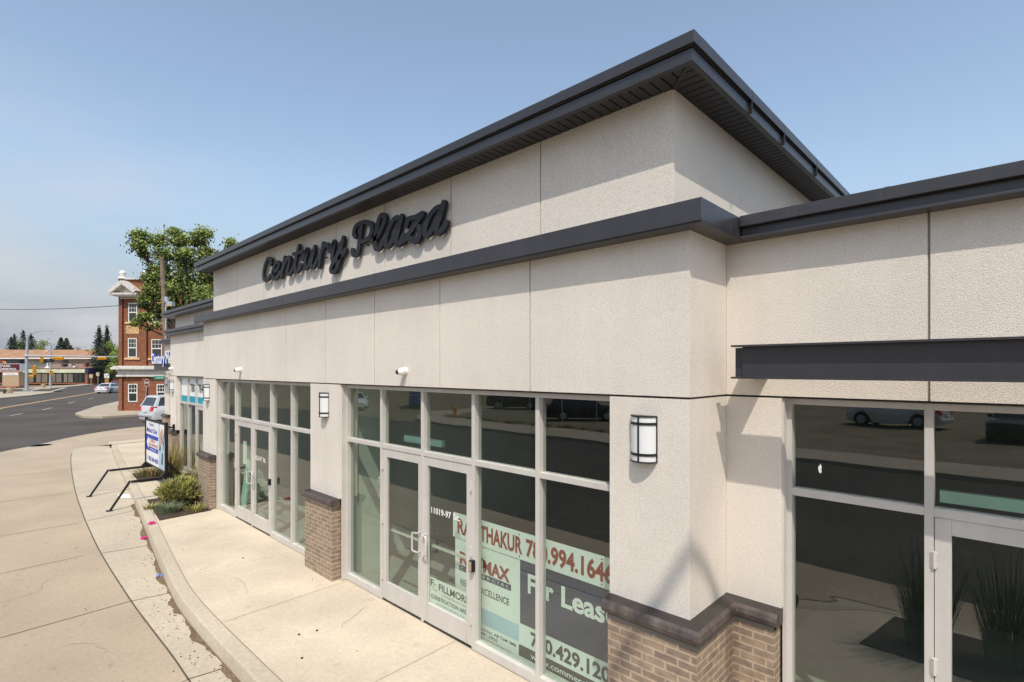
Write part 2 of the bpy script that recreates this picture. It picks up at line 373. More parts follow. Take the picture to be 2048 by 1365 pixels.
b = MB(); b.face([(60, -14.5, -.07), (-25, -14.6, -.07), (-28.5, -15.4, -.07), (-30.5, -18, -.07), (-31.5, -24, -.07), (-32, -70, -.07), (60, -70, -.07)]); struct('opposite_lawn', b, DRYGRASS)
# slab joints
b = MB(); strip(b, jt[7:], .02, ZD + .004)
for a, c in [((205, 1107), (300, 1091)), ((262, 1203), (342, 1186)), ((377, 1359), (452, 1336)), ((176, 1042), (281, 1019)), ((160, 985), (258, 975)), ((262, 1203), (-40, 1288))]: strip(b, [gp(*a, ZD), gp(*c, ZD)], (.016), ZD + .004)
struct('dark_slab_joint', b, JOINT)
b = MB()
for a, c in [((166, 1112), (-40, 1157)), ((160, 1046), (-40, 1080)), ((147, 985), (-40, 1010)), ((143, 940), (-40, 960)), ((377, 1359), (100, 1480))]: strip(b, [gp(*a, ZD), gp(*c, ZD)], .02, ZD + .004)
struct('driveway_joint', b, JOINT2)
b = MB(); strip(b, inner, .010, -.006)
for x in (-7.5, -4.9, -16.2): strip(b, [(x, 4.1 if x > -14 else 4.8), (x + .05, 2.30 if x > -9 else (2.5 if x > -14 else 3.15))], .006, -.006)
struct('apron_joint', b, JOINT2)
b = MB(); rk = random.Random(9)
for x, y, a, n in [(-8.9, 2.9, .4, 9), (-6.2, 3.3, 2.4, 7), (-12.2, 3.3, 1.2, 8), (-11.5, .9, .2, 12), (-8.6, .8, 1.0, 8)]:
    P = [(x, y)]
    for i in range(n): a += rk.uniform(-.6, .6); P.append((P[-1][0] + .09 * cos(a), P[-1][1] + .09 * sin(a)))
    strip(b, P, .005, -.006 if y > 2 else ZD + .004)
struct('pavement_crack', b, JOINT2)
# dirt collected in the gutter
b = MB(); rg = random.Random(3); pts = []
gl = [(p.x, p.y - .035) for p in curb if -17.5 < p.x < -5.2]; gl = smoothpath(gl, 6)
for i in range(len(gl) - 1):
    w0 = .045 + .04 * sin(i * .23) + .022 * sin(i * .6 + 1) + rg.uniform(-.012, .012); pts.append((gl[i], max(.01, w0)))
for i in range(len(pts) - 1):
    (p, w), (q, x) = pts[i], pts[i + 1]
    b.face([(p.x, p.y, ZD + .012), (q.x, q.y, ZD + .012), (q.x, q.y - x, ZD + .004), (p.x, p.y - w, ZD + .004)])
tag(b.build('gutter_dirt', DIRT, fix=False), 'brown dirt collected along the foot of the kerb', 'dirt', kind='stuff')
b = MB()
for i in range(220):
    if i < 195:
        p = rg.choice(gl); x = p.x + rg.uniform(-.4, .4); y = p.y - abs(rg.gauss(0, .22)); z = ZD + .004
    elif i < 212: x = rg.uniform(-14, -5); y = rg.uniform(.3, 1.9); z = ZD + .004
    else: x = rg.uniform(-13, -3); y = rg.uniform(2.5, 3.8); z = -.008
    r = rg.uniform(.004, .013); a = rg.uniform(0, 6)
    b.mesh([(x + r * cos(a), y + r * sin(a), z), (x - r * sin(a), y + r * cos(a), z), (x - r * cos(a) * .7, y - r * sin(a), z), (x + r * sin(a), y - r * cos(a), z), (x, y, z + r * .7)], [(0, 1, 4), (1, 2, 4), (2, 3, 4), (3, 0, 4)], rg.choice([0, 0, 1]))
tag(b.build('grit', [SOIL, BARK], fix=False), 'scattered grit and leaf bits on the pavement', 'grit', kind='stuff')

# ================================================================ PLAZA BUILDING
PB = thing('plaza_building', 'cream stucco shopping plaza with dark metal eaves, brick pillar bases and glass storefronts', 'building', (-8, 4, 0))
def part(mb, name, m, **k): return mb.build(name, m, PB, world=True, **k)
AX = [-14.4, -12.6, -11.11, -9.57, -8.05, -6.57, -5.08, -3.595, -1.875]
UX = [-14.23, -12.57, -11.07, -9.54, -8.02, -6.567, -5.074, -3.6, -2.10]
GAP = .008
def panels(b, xs, y, z0, z1, back=.3, d=.05):
    for a, c in zip(xs, xs[1:]): b.box(a + (GAP if a != xs[0] else 0), c - (GAP if c != xs[-1] else 0), y, y + d, z0, z1)
    b.box(xs[0] + .012, xs[-1] - .012, y + .014, y + back, z0 + .001, z1 - .001, 1)
b = MB(); panels(b, AX, 4.0, 3.07, 4.43)
b.box(-1.93, -1.875, 4.05, 4.733, 3.07, 4.43); b.box(-14.4, -14.345, 4.05, 4.733, 3.07, 4.43)
part(b, 'middle_wall', [STUCCO, REVEAL])
b = MB(); panels(b, UX, 4.17, 4.55, 5.70)
b.box(-2.155, -2.10, 4.22, 12, 4.55, 5.70); b.box(-14.23, -14.175, 4.22, 12, 4.55, 5.70)
part(b, 'tower_wall', [STUCCO, REVEAL])
b = MB(); panels(b, [-1.874, -.442, 1.06, 2.56, 4.06, 8.5], 4.734, 3.07, 4.43)
part(b, 'wing_wall', [STUCCO, REVEAL])
b = MB(); panels(b, [-20.66, -19.1, -17.6, -16.1, -14.401], 4.734, 3.07, 4.43); b.box(-20.66, -20.6, 4.79, 9, 3.07, 4.43)
part(b, 'wing_wall', [STUCCO, REVEAL])
b = MB(); panels(b, [-20.45, -18.9, -17.4, -15.9, -14.232], 4.83, 4.55, 5.10); b.box(-20.45, -20.4, 4.88, 10, 4.55, 5.10)
part(b, 'wing_parapet', [STUCCO, REVEAL])
b = MB(); panels(b, [-27.6, -26.1, -24.6, -22.5, -20.66], 6.1, 3.07, 4.43); b.box(-27.6, -27.55, 6.15, 12, 0, 4.43); b.box(-20.66, -20.6, 4.85, 6.1, 0, 3.06)
part(b, 'end_wall', [STUCCO, REVEAL])
# pillars: stucco above, brick below, stone cap
b = MB(); b.box(-2.63, -1.875, 4.0, 4.733, 1.27, 3.052); b.box(-1.8745, -1.415, 4.734, 5.0, 1.27, 3.052); part(b, 'corner_pillar', STUCCO)
for x0, x1, y in [(-8.583, -7.585, 4.0), (-14.45, -13.54, 4.0), (-20.66, -19.97, 4.734), (-15.0, -14.45, 4.734), (-27.6, -26.9, 6.1)]:
    b = MB(); xm = (x0 + x1) / 2 + .05
    b.box(x0, xm - .005, y, y + .3, 1.27, 3.052); b.box(xm + .005, x1, y, y + .3, 1.27, 3.052); b.box(x0 + .01, x1 - .01, y + .01, y + .29, 1.271, 3.051)
    part(b, 'pillar', STUCCO)
    b = MB(); b.box(x0 + .002, x1 - .06, y - .10, y + .25, -.05, 1.15); part(b, 'brick_base', BRICK)
    b = MB(); pr = [(-.02, 1.272), (.115, 1.262), (.142, 1.245), (.152, 1.21), (.142, 1.175), (.115, 1.152), (-.02, 1.152)]
    sweep(b, [(x0 - .03, y + .2), (x0 - .03, y), (x1 - .02, y), (x1 - .02, y + .2)] if False else [(x0 - .03, y), (x1 - .02, y)], pr, mats=[1, 0, 0, 0, 0, 0], side=1); part(b, 'pillar_cap', [CAP, CAPTOP], bevel=.004)
b = MB(); b.box(-2.585, -1.775, 3.90, 4.9, -.05, 1.15); b.box(-1.775, -1.44, 4.634, 4.9, -.05, 1.15); part(b, 'brick_base', BRICK)
b = MB(); sweep(b, [(-2.625, 4.0), (-1.875, 4.0), (-1.875, 4.734), (-1.41, 4.734)], [(-.02, 1.288), (.115, 1.272), (.142, 1.252), (.154, 1.215), (.142, 1.178), (.112, 1.158), (-.02, 1.156)], mats=[1, 0, 0, 0, 0, 0], side=1)
sweep(b, [(-2.585, 4.0), (-1.875, 4.0), (-1.875, 4.734), (-1.44, 4.734)], [(.05, 1.155), (.112, 1.155), (.112, 1.118), (.05, 1.118)], m=2, side=1); part(b, 'pillar_cap', [CAP, CAPTOP, GREYMORTAR], bevel=.004)
# lintel soffit and hidden cores
b = MB(); b.box(-14.4, -1.9, 4.05, 4.3, 3.054, 3.068); b.box(-20.6, -14.4, 4.76, 5.0, 3.054, 3.068); b.box(-1.9, 8.5, 4.76, 5.0, 3.054, 3.068); b.box(-27.5, -20.7, 6.13, 6.4, 3.054, 3.068); part(b, 'lintel', GASKET)
# tower eave
XL, XR, YE, YW = -14.23 - .31, -2.10 + .31, 4.17 - .31, 4.17
b = MB()
for i, (p, x0, x1) in enumerate([(None, XL, XR)]):
    b.box(XL, XR, YE, 14, 5.790, 5.80)
def joints_box(b, xs, y0, y1, z0, z1, m=0):
    for a, c in zip(xs, xs[1:]): b.box(a + .0015, c - .0015, y0, y1, z0, z1, m)
ex = [XL - .03, -12.2, -9.15, -6.1, -3.05, XR + .03]
b.box(XL, XR, YE, YE + .05, 5.676, 5.775); b.box(XR - .05, XR, YE + .05, 14, 5.676, 5.775); b.box(XL, XL + .05, YE + .05, 14, 5.676, 5.775)
b.box(XL + .02, XR - .02, YE + .02, 14, 5.775, 5.80, 1)
joints_box(b, ex, YE - .03, YE + .1, 5.795, 5.892)
ys = [YE + .1, 5.05, 6.0, 7.25, 9.0, 11.0, 14]
for a, c in zip(ys, ys[1:]): b.box(XR - .07, XR + .03, a + .003, c - .003, 5.795, 5.892); b.box(XL - .03, XL + .07, a + .003, c - .003, 5.795, 5.892)
b.box(XL + .07, XR - .07, YE + .1, 14, 5.80, 5.88)
for c in ys[1:-1]: b.box(XR - .06, XR + .031, c - .006, c + .006, 5.676, 5.893, 1)
for c in ex[1:-1]: b.box(c - .02, c + .02, YE - .033, YE, 5.797, 5.893)
part(b, 'eave_fascia', [DMETAL, BLACK], bevel=.004)
b = MB(); b.box(XL + .05, XR - .05, YE + .05, 14, 5.712, 5.72, 1)
x = XL + .05
while x < XR - .06:
    a, c = x, min(x + .086, XR - .06)
    def fy(q): return max(YE + .051, min(YW + .02, YW - (q - (XR - .31))) ) if q > XR - .31 else YW + .02
    b.prism([(a, YE + .05, 5.690), (c, YE + .05, 5.690), (c, fy(c) - .01, 5.690), (a, fy(a) - .01, 5.690)], (0, 0, .02)); x += .1
y = YE + .06
while y < 13.5:
    a, c = y, y + .086
    def fx(q): return XR - .31 + max(0, YW - q) - .02
    if fx(a) < XR - .06: b.prism([(fx(a) + .01, a, 5.690), (XR - .05, a, 5.690), (XR - .05, c, 5.690), (fx(c) + .01, c, 5.690)], (0, 0, .02))
    y += .1
b.bar((XR - .06, YE + .06, 5.688), (XR - .31, YW, 5.688), .03, .012)
part(b, 'eave_soffit', [DSOFF, BLACK])
# lower bands
b = MB(); bx = [-14.57, -12.0, -9.35, -6.3, -1.705]
joints_box(b, bx, 3.83, 4.4, 4.425, 4.60); b.box(-14.57, -1.705, 3.842, 4.4, 4.41, 4.425); b.box(-1.9, -1.705, 4.4, 4.735, 4.411, 4.60); b.box(-14.57, -14.4, 4.4, 4.735, 4.411, 4.60)
for c in bx[1:-1]: b.box(c - .015, c + .015, 3.827, 3.9, 4.424, 4.602)
part(b, 'metal_band', DMETAL, bevel=.004)
def cap_band(xs, y0, z0=4.41):
    b = MB(); k = z0 - 4.41
    joints_box(b, xs, y0 - .17, y0 + .3, 4.512 + k, 4.605 + k); joints_box(b, xs, y0 - .115, y0 + .2, 4.435 + k, 4.512 + k, 0); b.box(xs[0], xs[-1], y0 - .15, y0 + .2, 4.41 + k, 4.433 + k)
    for c in xs[1:-1]: b.box(c - .018, c + .018, y0 - .173, y0 - .1, 4.511 + k, 4.607 + k); b.box(c - .018, c + .018, y0 - .118, y0 - .1, 4.434 + k, 4.511 + k)
    return b
part(cap_band([-1.70, -1.28, -.66, 1.2, 4.2, 8.5], 4.734), 'parapet_flashing', DMETAL, bevel=.004)
b = cap_band([-20.83, -17.8, -14.572], 4.734); b.box(-20.83, -20.66, 5.03, 8, 4.411, 4.6); part(b, 'parapet_flashing', DMETAL, bevel=.004)
b = cap_band([-20.95, -17.9, -14.56], 4.70, 5.03); b.box(-20.95, -20.4, 4.99, 10, 5.04, 5.2); part(b, 'eave_fascia', DMETAL, bevel=.004)
b = cap_band([-27.8, -24, -20.84], 6.1); b.box(-27.8, -27.6, 6.4, 12, 4.411, 4.6); part(b, 'parapet_flashing', DMETAL, bevel=.004)
b = MB(); b.box(-20.6, -2.2, 4.9, 14, 4.40, 4.43); b.box(-1.9, 8.5, 5.0, 14, 4.40, 4.43); b.box(-27.5, -20.7, 6.3, 14, 4.40, 4.43); part(b, 'flat_roof', ASPH)
# steel channel canopies
def channel(x0, x1, y, nm='canopy_beam'):
    b = MB(); b.box(x0 + .065, x1, y - .016, y, 3.235, 3.475); b.box(x0, x1, y - .085, y + .0, 3.475, 3.49); b.box(x0, x1, y - .085, y, 3.22, 3.235)
    xx = x0 + .005
    while xx < x1: b.box(xx, xx + .13, y, y + .40, 3.225, 3.47); xx += 2.4
    return b
part(channel(-1.655, 6.5, 4.350), 'canopy_beam', DMETAL)
part(channel(-27.42, -21.0, 5.66), 'canopy_beam', DMETAL)
# interior shell
b = MB(); b.box(-14.3, -1.9, 4.3, 11, -.02, .0, 1); b.box(-20.6, -14.3, 5.05, 11, -.02, .0, 1); b.box(-1.9, 8.5, 5.05, 11, -.02, .0, 1); b.box(-27.5, -20.6, 6.4, 11, -.02, 0, 1)
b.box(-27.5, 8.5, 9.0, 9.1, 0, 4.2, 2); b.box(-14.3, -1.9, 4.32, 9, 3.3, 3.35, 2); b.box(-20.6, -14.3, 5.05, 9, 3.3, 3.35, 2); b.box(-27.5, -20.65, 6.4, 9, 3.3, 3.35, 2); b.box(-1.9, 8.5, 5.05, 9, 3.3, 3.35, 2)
for x in (-8.15,): b.box(x - .1, x + .1, 4.32, 9, 0, 3.3)
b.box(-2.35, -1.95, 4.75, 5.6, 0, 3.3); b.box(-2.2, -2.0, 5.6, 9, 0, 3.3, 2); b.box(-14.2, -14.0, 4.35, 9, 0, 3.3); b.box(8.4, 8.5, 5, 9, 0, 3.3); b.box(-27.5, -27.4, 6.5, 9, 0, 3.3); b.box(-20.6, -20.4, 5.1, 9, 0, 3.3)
b.box(-7.9, -7.65, 4.32, 4.85, 0, 3.3); b.box(-8.75, -8.5, 4.32, 4.85, 0, 3.3)
part(b, 'interior', [DRYW, INFLOOR, INDARK])
# storefront glazing
def storefront(xs, y, door, zt=2.195, xr=None, handed=True):
    """xs: mullion centres; door: (i,j) bays filled by leaves"""
    w = .027; b = MB(); d = .11
    for k, x in enumerate(xs):
        b.box(x - w, x + w, y, y + d, .0, 3.05)
    for k in range(len(xs) - 1):
        a, c = xs[k] + w, xs[k + 1] - w
        b.box(a, c, y + .002, y + d - .002, 3.0, 3.05)
        b.box(a, c, y + .002, y + d - .002, zt - .03, zt + .03)
        if k not in door: b.box(a, c, y + .002, y + d - .002, .0, .10)
    fr = part(b, 'window_frame', ALU, bevel=.003)
    b = MB()
    for k in range(len(xs) - 1):                       # dark rubber seals round each pane
        a, c = xs[k] + w, xs[k + 1] - w
        for z0, z1 in [(zt + .03, 3.0)] + ([] if k in door else [(.10, zt - .03)]):
            t = .012
            b.box(a, a + t, y + .045, y + .075, z0, z1); b.box(c - t, c, y + .045, y + .075, z0, z1)
            b.box(a + t, c - t, y + .045, y + .075, z0, z0 + t); b.box(a + t, c - t, y + .045, y + .075, z1 - t, z1)
    b.build('seal', GASKET, fr)
    o = bpy.data.objects[-1] if False else None
    for k in range(len(xs) - 1):
        a, c = xs[k] + w + .006, xs[k + 1] - w - .006
        for z0, z1 in [(zt + .03, 3.0)] + ([] if k in door else [(.10, zt - .03)]):
            q = MB(); q.face([(a, y + .06, z0), (c, y + .06, z0), (c, y + .06, z1), (a, y + .06, z1)]); part(q, 'window_pane', GLASS, fix=False)
    for n, k in enumerate(door):
        a, c = xs[k] + w + .004, xs[k + 1] - w - .004
        if len(door) == 2:
            if n == 0: c = xs[k + 1] - .004
            else: a = xs[k] + .004
        left_hinge = (n == 0)
        b = MB(); s = .095; y0, y1 = y + .012, y + .058; zt2 = zt - .034
        b.box(a, a + s, y0, y1, .025, zt2); b.box(c - s, c, y0, y1, .025, zt2); b.box(a + s, c - s, y0, y1, zt2 - .115, zt2); b.box(a + s, c - s, y0, y1, .025, .27)
        D = part(b, 'door', ALU, bevel=.003)
        q = MB(); q.face([(a + s, y + .04, .27), (c - s, y + .04, .27), (c - s, y + .04, zt2 - .115), (a + s, y + .04, zt2 - .115)])
        q2 = MB(); q2.v = [(v[0] + 8, v[1] - 4, v[2]) for v in q.v]; q2.f = q.f; q2.m = q.m; q2.build('door_pane', GLASS, D, fix=False)
        def sub(mb, nm, m, **kk):
            mb.v = [(v[0] + 8, v[1] - 4, v[2]) for v in mb.v]; mb.build(nm, m, D, **kk)
        q = MB(); hx = c - s / 2 if left_hinge else a + s / 2; sg = -1 if left_hinge else 1
        q.tube([(hx, y0, .90), (hx, y0 - .055, .90), (hx + sg * .085, y0 - .062, .905), (hx + sg * .1, y0 - .062, .92), (hx + sg * .1, y0 - .062, 1.13), (hx + sg * .085, y0 - .062, 1.145), (hx, y0 - .055, 1.15), (hx, y0, 1.15)], .0125, 8)
        q.box(hx - .02, hx + .02, y0 - .006, y0, .99, 1.06)
        sub(q, 'handle', STEEL, smooth=True)
        q = MB(); gx = a if left_hinge else c
        for z in (.35, 1.15, 1.92):
            q = MB(); q.tube([(gx, y - .006, z - .06), (gx, y - .006, z + .06)], .013, 8); q.box(gx - .02, gx + .02, y - .008, y + .011, z - .055, z + .055); sub(q, 'hinge', ALU)
        q = MB(); q.box(a + s, c - s, y + .075, y + .105, .985, 1.015); sub(q, 'push_bar', STEEL)
        q = MB(); q.box(a, c, y0 - .004, y1, .0, .02); sub(q, 'threshold', BLACK)
    return fr
S1 = [-13.51, -12.50, -11.50, -10.53, -9.58, -8.61]
S2 = [-7.555, -6.56, -5.58, -4.585, -3.585, -2.655]
storefront(S1, 4.10, (1, 2)); storefront(S2, 4.10, (1, 2))
storefront([-1.392, -.452, .62, 1.6, 2.6, 3.6], 4.834, (1, 2), 2.26)
storefront([-19.94, -19.05, -18.2, -17.2, -16.2, -15.03], 4.834, (2, 3))
storefront([-26.87, -25.6, -24.3, -23, -21.9, -20.72], 6.2, (2,))
for x0, x1, y in [(-7.585, -7.56, 4.03), (-13.54, -13.525, 4.03), (-1.415, -1.40, 4.76)]:
    b = MB(); b.box(x0, x1, y, y + .2, 0, 3.05); part(b, 'jamb_trim', ALU)
# address lettering on the door glass
def vinyl(s, x0, x1, y, z, h):
    b = MB(); v, f = text_geo(s, .03); w = (max(q[0] for q in v) - min(q[0] for q in v)) * h / CAPH
    b.text(s, (x0, y, z), (1, 0, 0), (0, 0, 1), h, 0, (x1 - x0) / w, .03); part(b, 'address_lettering', WHITE, fix=False)
vinyl('11019-97', -5.433, -5.03, 4.137, 1.445, .072); vinyl('St.', -4.99, -4.858, 4.137, 1.445, .072); vinyl('11023-97', -11.50, -11.06, 4.137, 1.41, .085); vinyl('St.', -11.01, -10.86, 4.137, 1.41, .085)
# green foam strips behind the transoms
for x0, x1, y, z in [(-6.5, -5.62, 4.45, 2.23), (-.42, .6, 5.2, 2.27)]:
    b = MB(); b.box(x0, x1, y, y + .06, z, z + .09); part(b, 'door_header', PALEGREEN)
b = MB(); rq = random.Random(1); cx, cz = -1.165, 2.47
b.face([(cx + .014 * cos(a) * rq.uniform(.5, 1.2), 4.891, cz + .045 * sin(a) * rq.uniform(.6, 1.1)) for a in [k * .5 for k in range(12)]])
part(b, 'glass_mark', WHITE, fix=False)
# posters in the clinic windows
b = MB()
for a, c in [(-19.9, -19.08), (-19.02, -18.23), (-18.17, -17.23), (-17.17, -16.23)]:
    b.face([(a, 4.886, 2.43), (c, 4.886, 2.43), (c, 4.886, 2.99), (a, 4.886, 2.99)], 0); b.face([(a, 4.886, 2.23), (c, 4.886, 2.23), (c, 4.886, 2.43), (a, 4.886, 2.43)], 1)
b.text('780', (-18.93, 4.882, 2.57), (1, 0, 0), (0, 0, 1), .24, 2, .9, .02); b.text('784', (-18.1, 4.882, 2.57), (1, 0, 0), (0, 0, 1), .24, 2, .9, .02)
tag(part(b, 'window_poster', [PANELW, TEAL, CHAR], fix=False), 'white and teal window graphic with phone digits')

# ---------------------------------------------------------------- wall lamps
def make_lamp():
    t = thing('wall_lamp', 'large half-round black wall lamp on the corner pillar', 'wall lamp', (-2.283, 4.0, 2.508), 0, 'wall lamps on the pillars')
    b = MB(); n = 14; W, Dp = .117, .098
    P = [(-W * cos(pi * i / n), -Dp * sin(pi * i / n)) for i in range(n + 1)]
    b.prism([(x * .97, y * .97, .012) for x, y in P], (0, 0, .372)); b.build('shade', DIFF, t, smooth=True)
    b = MB()
    for z0, z1, k in [(0, .012, 1.03), (.384, .396, 1.03)]: b.prism([(x * k, y * k - .001, z0) for x, y in P], (0, 0, z1 - z0))
    for z in (.058, .318):
        for i in range(n): 
            a, c = P[i], P[i + 1]; b.prism([(a[0], a[1], z), (c[0], c[1], z), (c[0] * 1.03, c[1] * 1.03, z), (a[0] * 1.03, a[1] * 1.03, z)], (0, 0, .022))
    for i in (0, 7, 14):
        a = P[i]; b.box(a[0] * 1.01 - .006, a[0] * 1.01 + .006, a[1] * 1.03 - .004, a[1] * 1.03 + .008, .012, .384)
    b.box(-W - .006, W + .006, -.004, .0, 0, .396)
    b.build('frame', BLACK, t); return t
L0 = make_lamp()
for loc, lab in [((-8.05, 4.0, 2.52), 'black and white wall lamp on the brick-footed pillar between the two glass storefronts'), ((-14.05, 4.0, 2.53), 'black and white wall lamp on the pillar behind the shrub bed'),
                 ((-20.35, 4.734, 2.53), 'black and white wall lamp on the clinic pillar left of the teal window graphic'), ((-27.2, 6.1, 2.53), 'smallest wall lamp, on the end pillar under the blue clinic letters')]:
    c = copy_tree(L0); c.location = loc; c['label'] = lab
# ---------------------------------------------------------------- security cameras
def make_cam():
    t = thing('security_camera', 'white ball security camera above the nearer storefront doors', 'security camera', (-5.80, 4.0, 3.27), 0, 'security cameras')
    b = MB(); b.lathe([(.05, 0), (.05, -.03), (.035, -.05)], (0, 0, 0), 14, 0, 'y'); b.build('base', WHITE, t, smooth=True)
    b = MB(); b.ball((0, -.068, -.008), .052, 0, 14); b.build('housing', WHITE, t, smooth=True)
    b = MB(); b.ball((-.034, -.102, -.014), .033, 0, 12); b.build('lens', BLACK, t, smooth=True); return t
C0 = make_cam()
for loc, lab in [((-11.84, 4.0, 3.28), 'white ball security camera above the farther storefront doors'), ((-20.4, 4.734, 3.31), 'small white security camera by the blue clinic letters')]:
    c = copy_tree(C0); c.location = loc; c['label'] = lab
# key box on the door jamb
b = MB(); b.box(-4.60, -4.545, 4.045, 4.10, .93, 1.06); b.box(-4.598, -4.60 + .003, 4.05, 4.095, .94, 1.05, 1); b.box(-4.592, -4.553, 4.041, 4.045, .94, 1.05, 1)
tag(b.build('key_box', [BLACK, BRASS if 'BRASS' in globals() else TAN], bevel=.003), 'small black key lock box on the near door jamb', 'key box')
b = MB(); b.box(-10.55, -10.5, 4.05, 4.10, 1.02, 1.14); tag(b.build('key_box', [BLACK], bevel=.003), 'small black key lock box on the far door jamb', 'key box')
# ================================================================ SHOP SIGN LETTERS
STROKES = {
 'C': [[(-10.503,5.354),(-10.483,5.42),(-10.567,5.469),(-10.687,5.469),(-10.803,5.366),(-10.88,5.236),(-10.87,5.124),(-10.768,5.062),(-10.641,5.077),(-10.542,5.134)]],
 'e': [[(-10.41,5.176),(-10.252,5.2),(-10.134,5.255),(-10.144,5.323),(-10.238,5.346),(-10.343,5.283),(-10.43,5.178),(-10.41,5.078),(-10.309,5.041),(-10.172,5.069),(-10.065,5.131)]],
 'n': [[(-9.869,5.378),(-9.928,5.255),(-10.005,5.048)],[(-9.969,5.147),(-9.838,5.28),(-9.691,5.361),(-9.63,5.315),(-9.674,5.202),(-9.735,5.099),(-9.691,5.052),(-9.617,5.056),(-9.531,5.118)]],
 't': [[(-9.25,5.499),(-9.333,5.353),(-9.425,5.149),(-9.391,5.063),(-9.308,5.053),(-9.217,5.095),(-9.156,5.14)],[(-9.489,5.392),(-9.3,5.381),(-9.096,5.38)]],
 'u': [[(-9.096,5.247),(-8.969,5.369),(-8.929,5.389),(-8.984,5.23),(-9.016,5.129),(-8.977,5.062),(-8.89,5.086),(-8.782,5.201),(-8.687,5.325)],[(-8.631,5.376),(-8.699,5.24),(-8.763,5.112),(-8.725,5.051),(-8.638,5.064),(-8.557,5.134)]],
 'r': [[(-8.331,5.382),(-8.392,5.228),(-8.476,5.034)],[(-8.447,5.152),(-8.367,5.274),(-8.25,5.356),(-8.18,5.349),(-8.145,5.314)]],
 'y': [[(-8.093,5.232),(-7.991,5.329),(-7.941,5.353),(-7.985,5.214),(-8.018,5.106),(-7.974,5.059),(-7.891,5.087),(-7.792,5.184),(-7.727,5.285)],[(-7.647,5.359),(-7.711,5.203),(-7.792,5.008),(-7.891,4.885),(-7.991,4.871),(-8.052,4.911),(-8.008,4.99),(-7.858,5.05),(-7.679,5.103),(-7.583,5.167)]],
 'P': [[(-7.099,5.453),(-7.137,5.293),(-7.172,5.148),(-7.216,5.056),(-7.285,5.039),(-7.345,5.068),(-7.366,5.118)],[(-7.261,5.323),(-7.315,5.378),(-7.261,5.468),(-7.114,5.498),(-6.942,5.479),(-6.816,5.414),(-6.797,5.322),(-6.872,5.24),(-7.013,5.212),(-7.114,5.226)]],
 'l': [[(-6.83,5.173),(-6.666,5.211),(-6.534,5.317),(-6.461,5.417),(-6.482,5.481),(-6.555,5.5),(-6.626,5.421),(-6.688,5.273),(-6.72,5.133),(-6.688,5.048),(-6.618,5.037),(-6.56,5.063),(-6.513,5.113)]],
 'a': [[(-6.082,5.342),(-6.167,5.393),(-6.265,5.357),(-6.366,5.257),(-6.43,5.141),(-6.425,5.055),(-6.366,5.032),(-6.278,5.08),(-6.167,5.193),(-6.082,5.328)],[(-6.039,5.374),(-6.106,5.223),(-6.167,5.075),(-6.135,5.014),(-6.07,5.024),(-5.998,5.108)]],
 'z': [[(-5.925,5.243),(-5.902,5.29),(-5.847,5.319),(-5.733,5.31),(-5.574,5.329)],[(-5.552,5.315),(-5.644,5.262),(-5.778,5.169),(-5.916,5.08),(-5.987,5.035)],[(-5.996,5.042),(-5.858,5.053),(-5.733,4.987),(-5.655,5.008),(-5.618,5.067),(-5.635,5.149)]],
 'A': [[(-5.192,5.335),(-5.283,5.329),(-5.397,5.27),(-5.482,5.171),(-5.518,5.075),(-5.488,5.028),(-5.418,5.037),(-5.324,5.116),(-5.222,5.247)],[(-5.126,5.358),(-5.182,5.239),(-5.263,5.079),(-5.242,5.018),(-5.182,5.02),(-5.073,5.105)]],
}
def ribbon(b, pts, w, y0, y1, m=0):
    P = smoothpath(pts, 5); n = len(P); Lp = []; Rp = []
    for i in range(n):
        d = (P[min(i + 1, n - 1)] - P[max(i - 1, 0)]).normalized(); q = Vector((-d.y, d.x))
        # broad-nib: heavier on the down-strokes
        k = w * (.34 + .22 * abs(d.y)); Lp.append(P[i] + q * k); Rp.append(P[i] - q * k)
    for i in range(n - 1):
        a, c, e, g = Lp[i], Lp[i + 1], Rp[i + 1], Rp[i]
        b.face([(a.x, y0, a.y), (c.x, y0, c.y), (e.x, y0, e.y), (g.x, y0, g.y)], m)
        b.face([(a.x, y1, a.y), (c.x, y1, c.y), (c.x, y0, c.y), (a.x, y0, a.y)], m)
        b.face([(g.x, y0, g.y), (e.x, y0, e.y), (e.x, y1, e.y), (g.x, y1, g.y)], m)
    for i, s in ((0, -1), (n - 1, 1)):                     # rounded stroke ends
        d = (P[min(i + 1, n - 1)] - P[max(i - 1, 0)]).normalized() * s; q = (Lp[i] - Rp[i]) / 2; c = P[i]; r = q.length
        arc = [c + q * cos(pi * k / 6) + d * (r * sin(pi * k / 6)) for k in range(7)]
        b.face([(p.x, y0, p.y) for p in arc], m)
        for a, e in zip(arc, arc[1:]): b.face([(a.x, y0, a.y), (e.x, y0, e.y), (e.x, y1, e.y), (a.x, y1, a.y)], m)
t = thing('sign_lettering', 'large black script channel letters reading Century Plaza on the tower wall', 'sign letters', (-7.65, 4.17, 4.8))
for ch, ss in STROKES.items():
    b = MB()
    for i, s in enumerate(ss): 
        ribbon(b, s, .088, 4.090 - .003 * i, 4.130)
    b.build('letter', [LETTER, TRIM], t, world=True, fix=False)
b = MB()
for x in (-10.4, -9.2, -8.3, -7.0, -6.2, -5.3): b.box(x - .01, x + .01, 4.12, 4.172, 5.15, 5.17)
b.build('mounting_pin', BLACK, t, world=True)
t = thing('sign_lettering', 'blue and white letters reading Century M standing on the far canopy beam', 'sign letters', (-25.4, 5.6, 3.49))
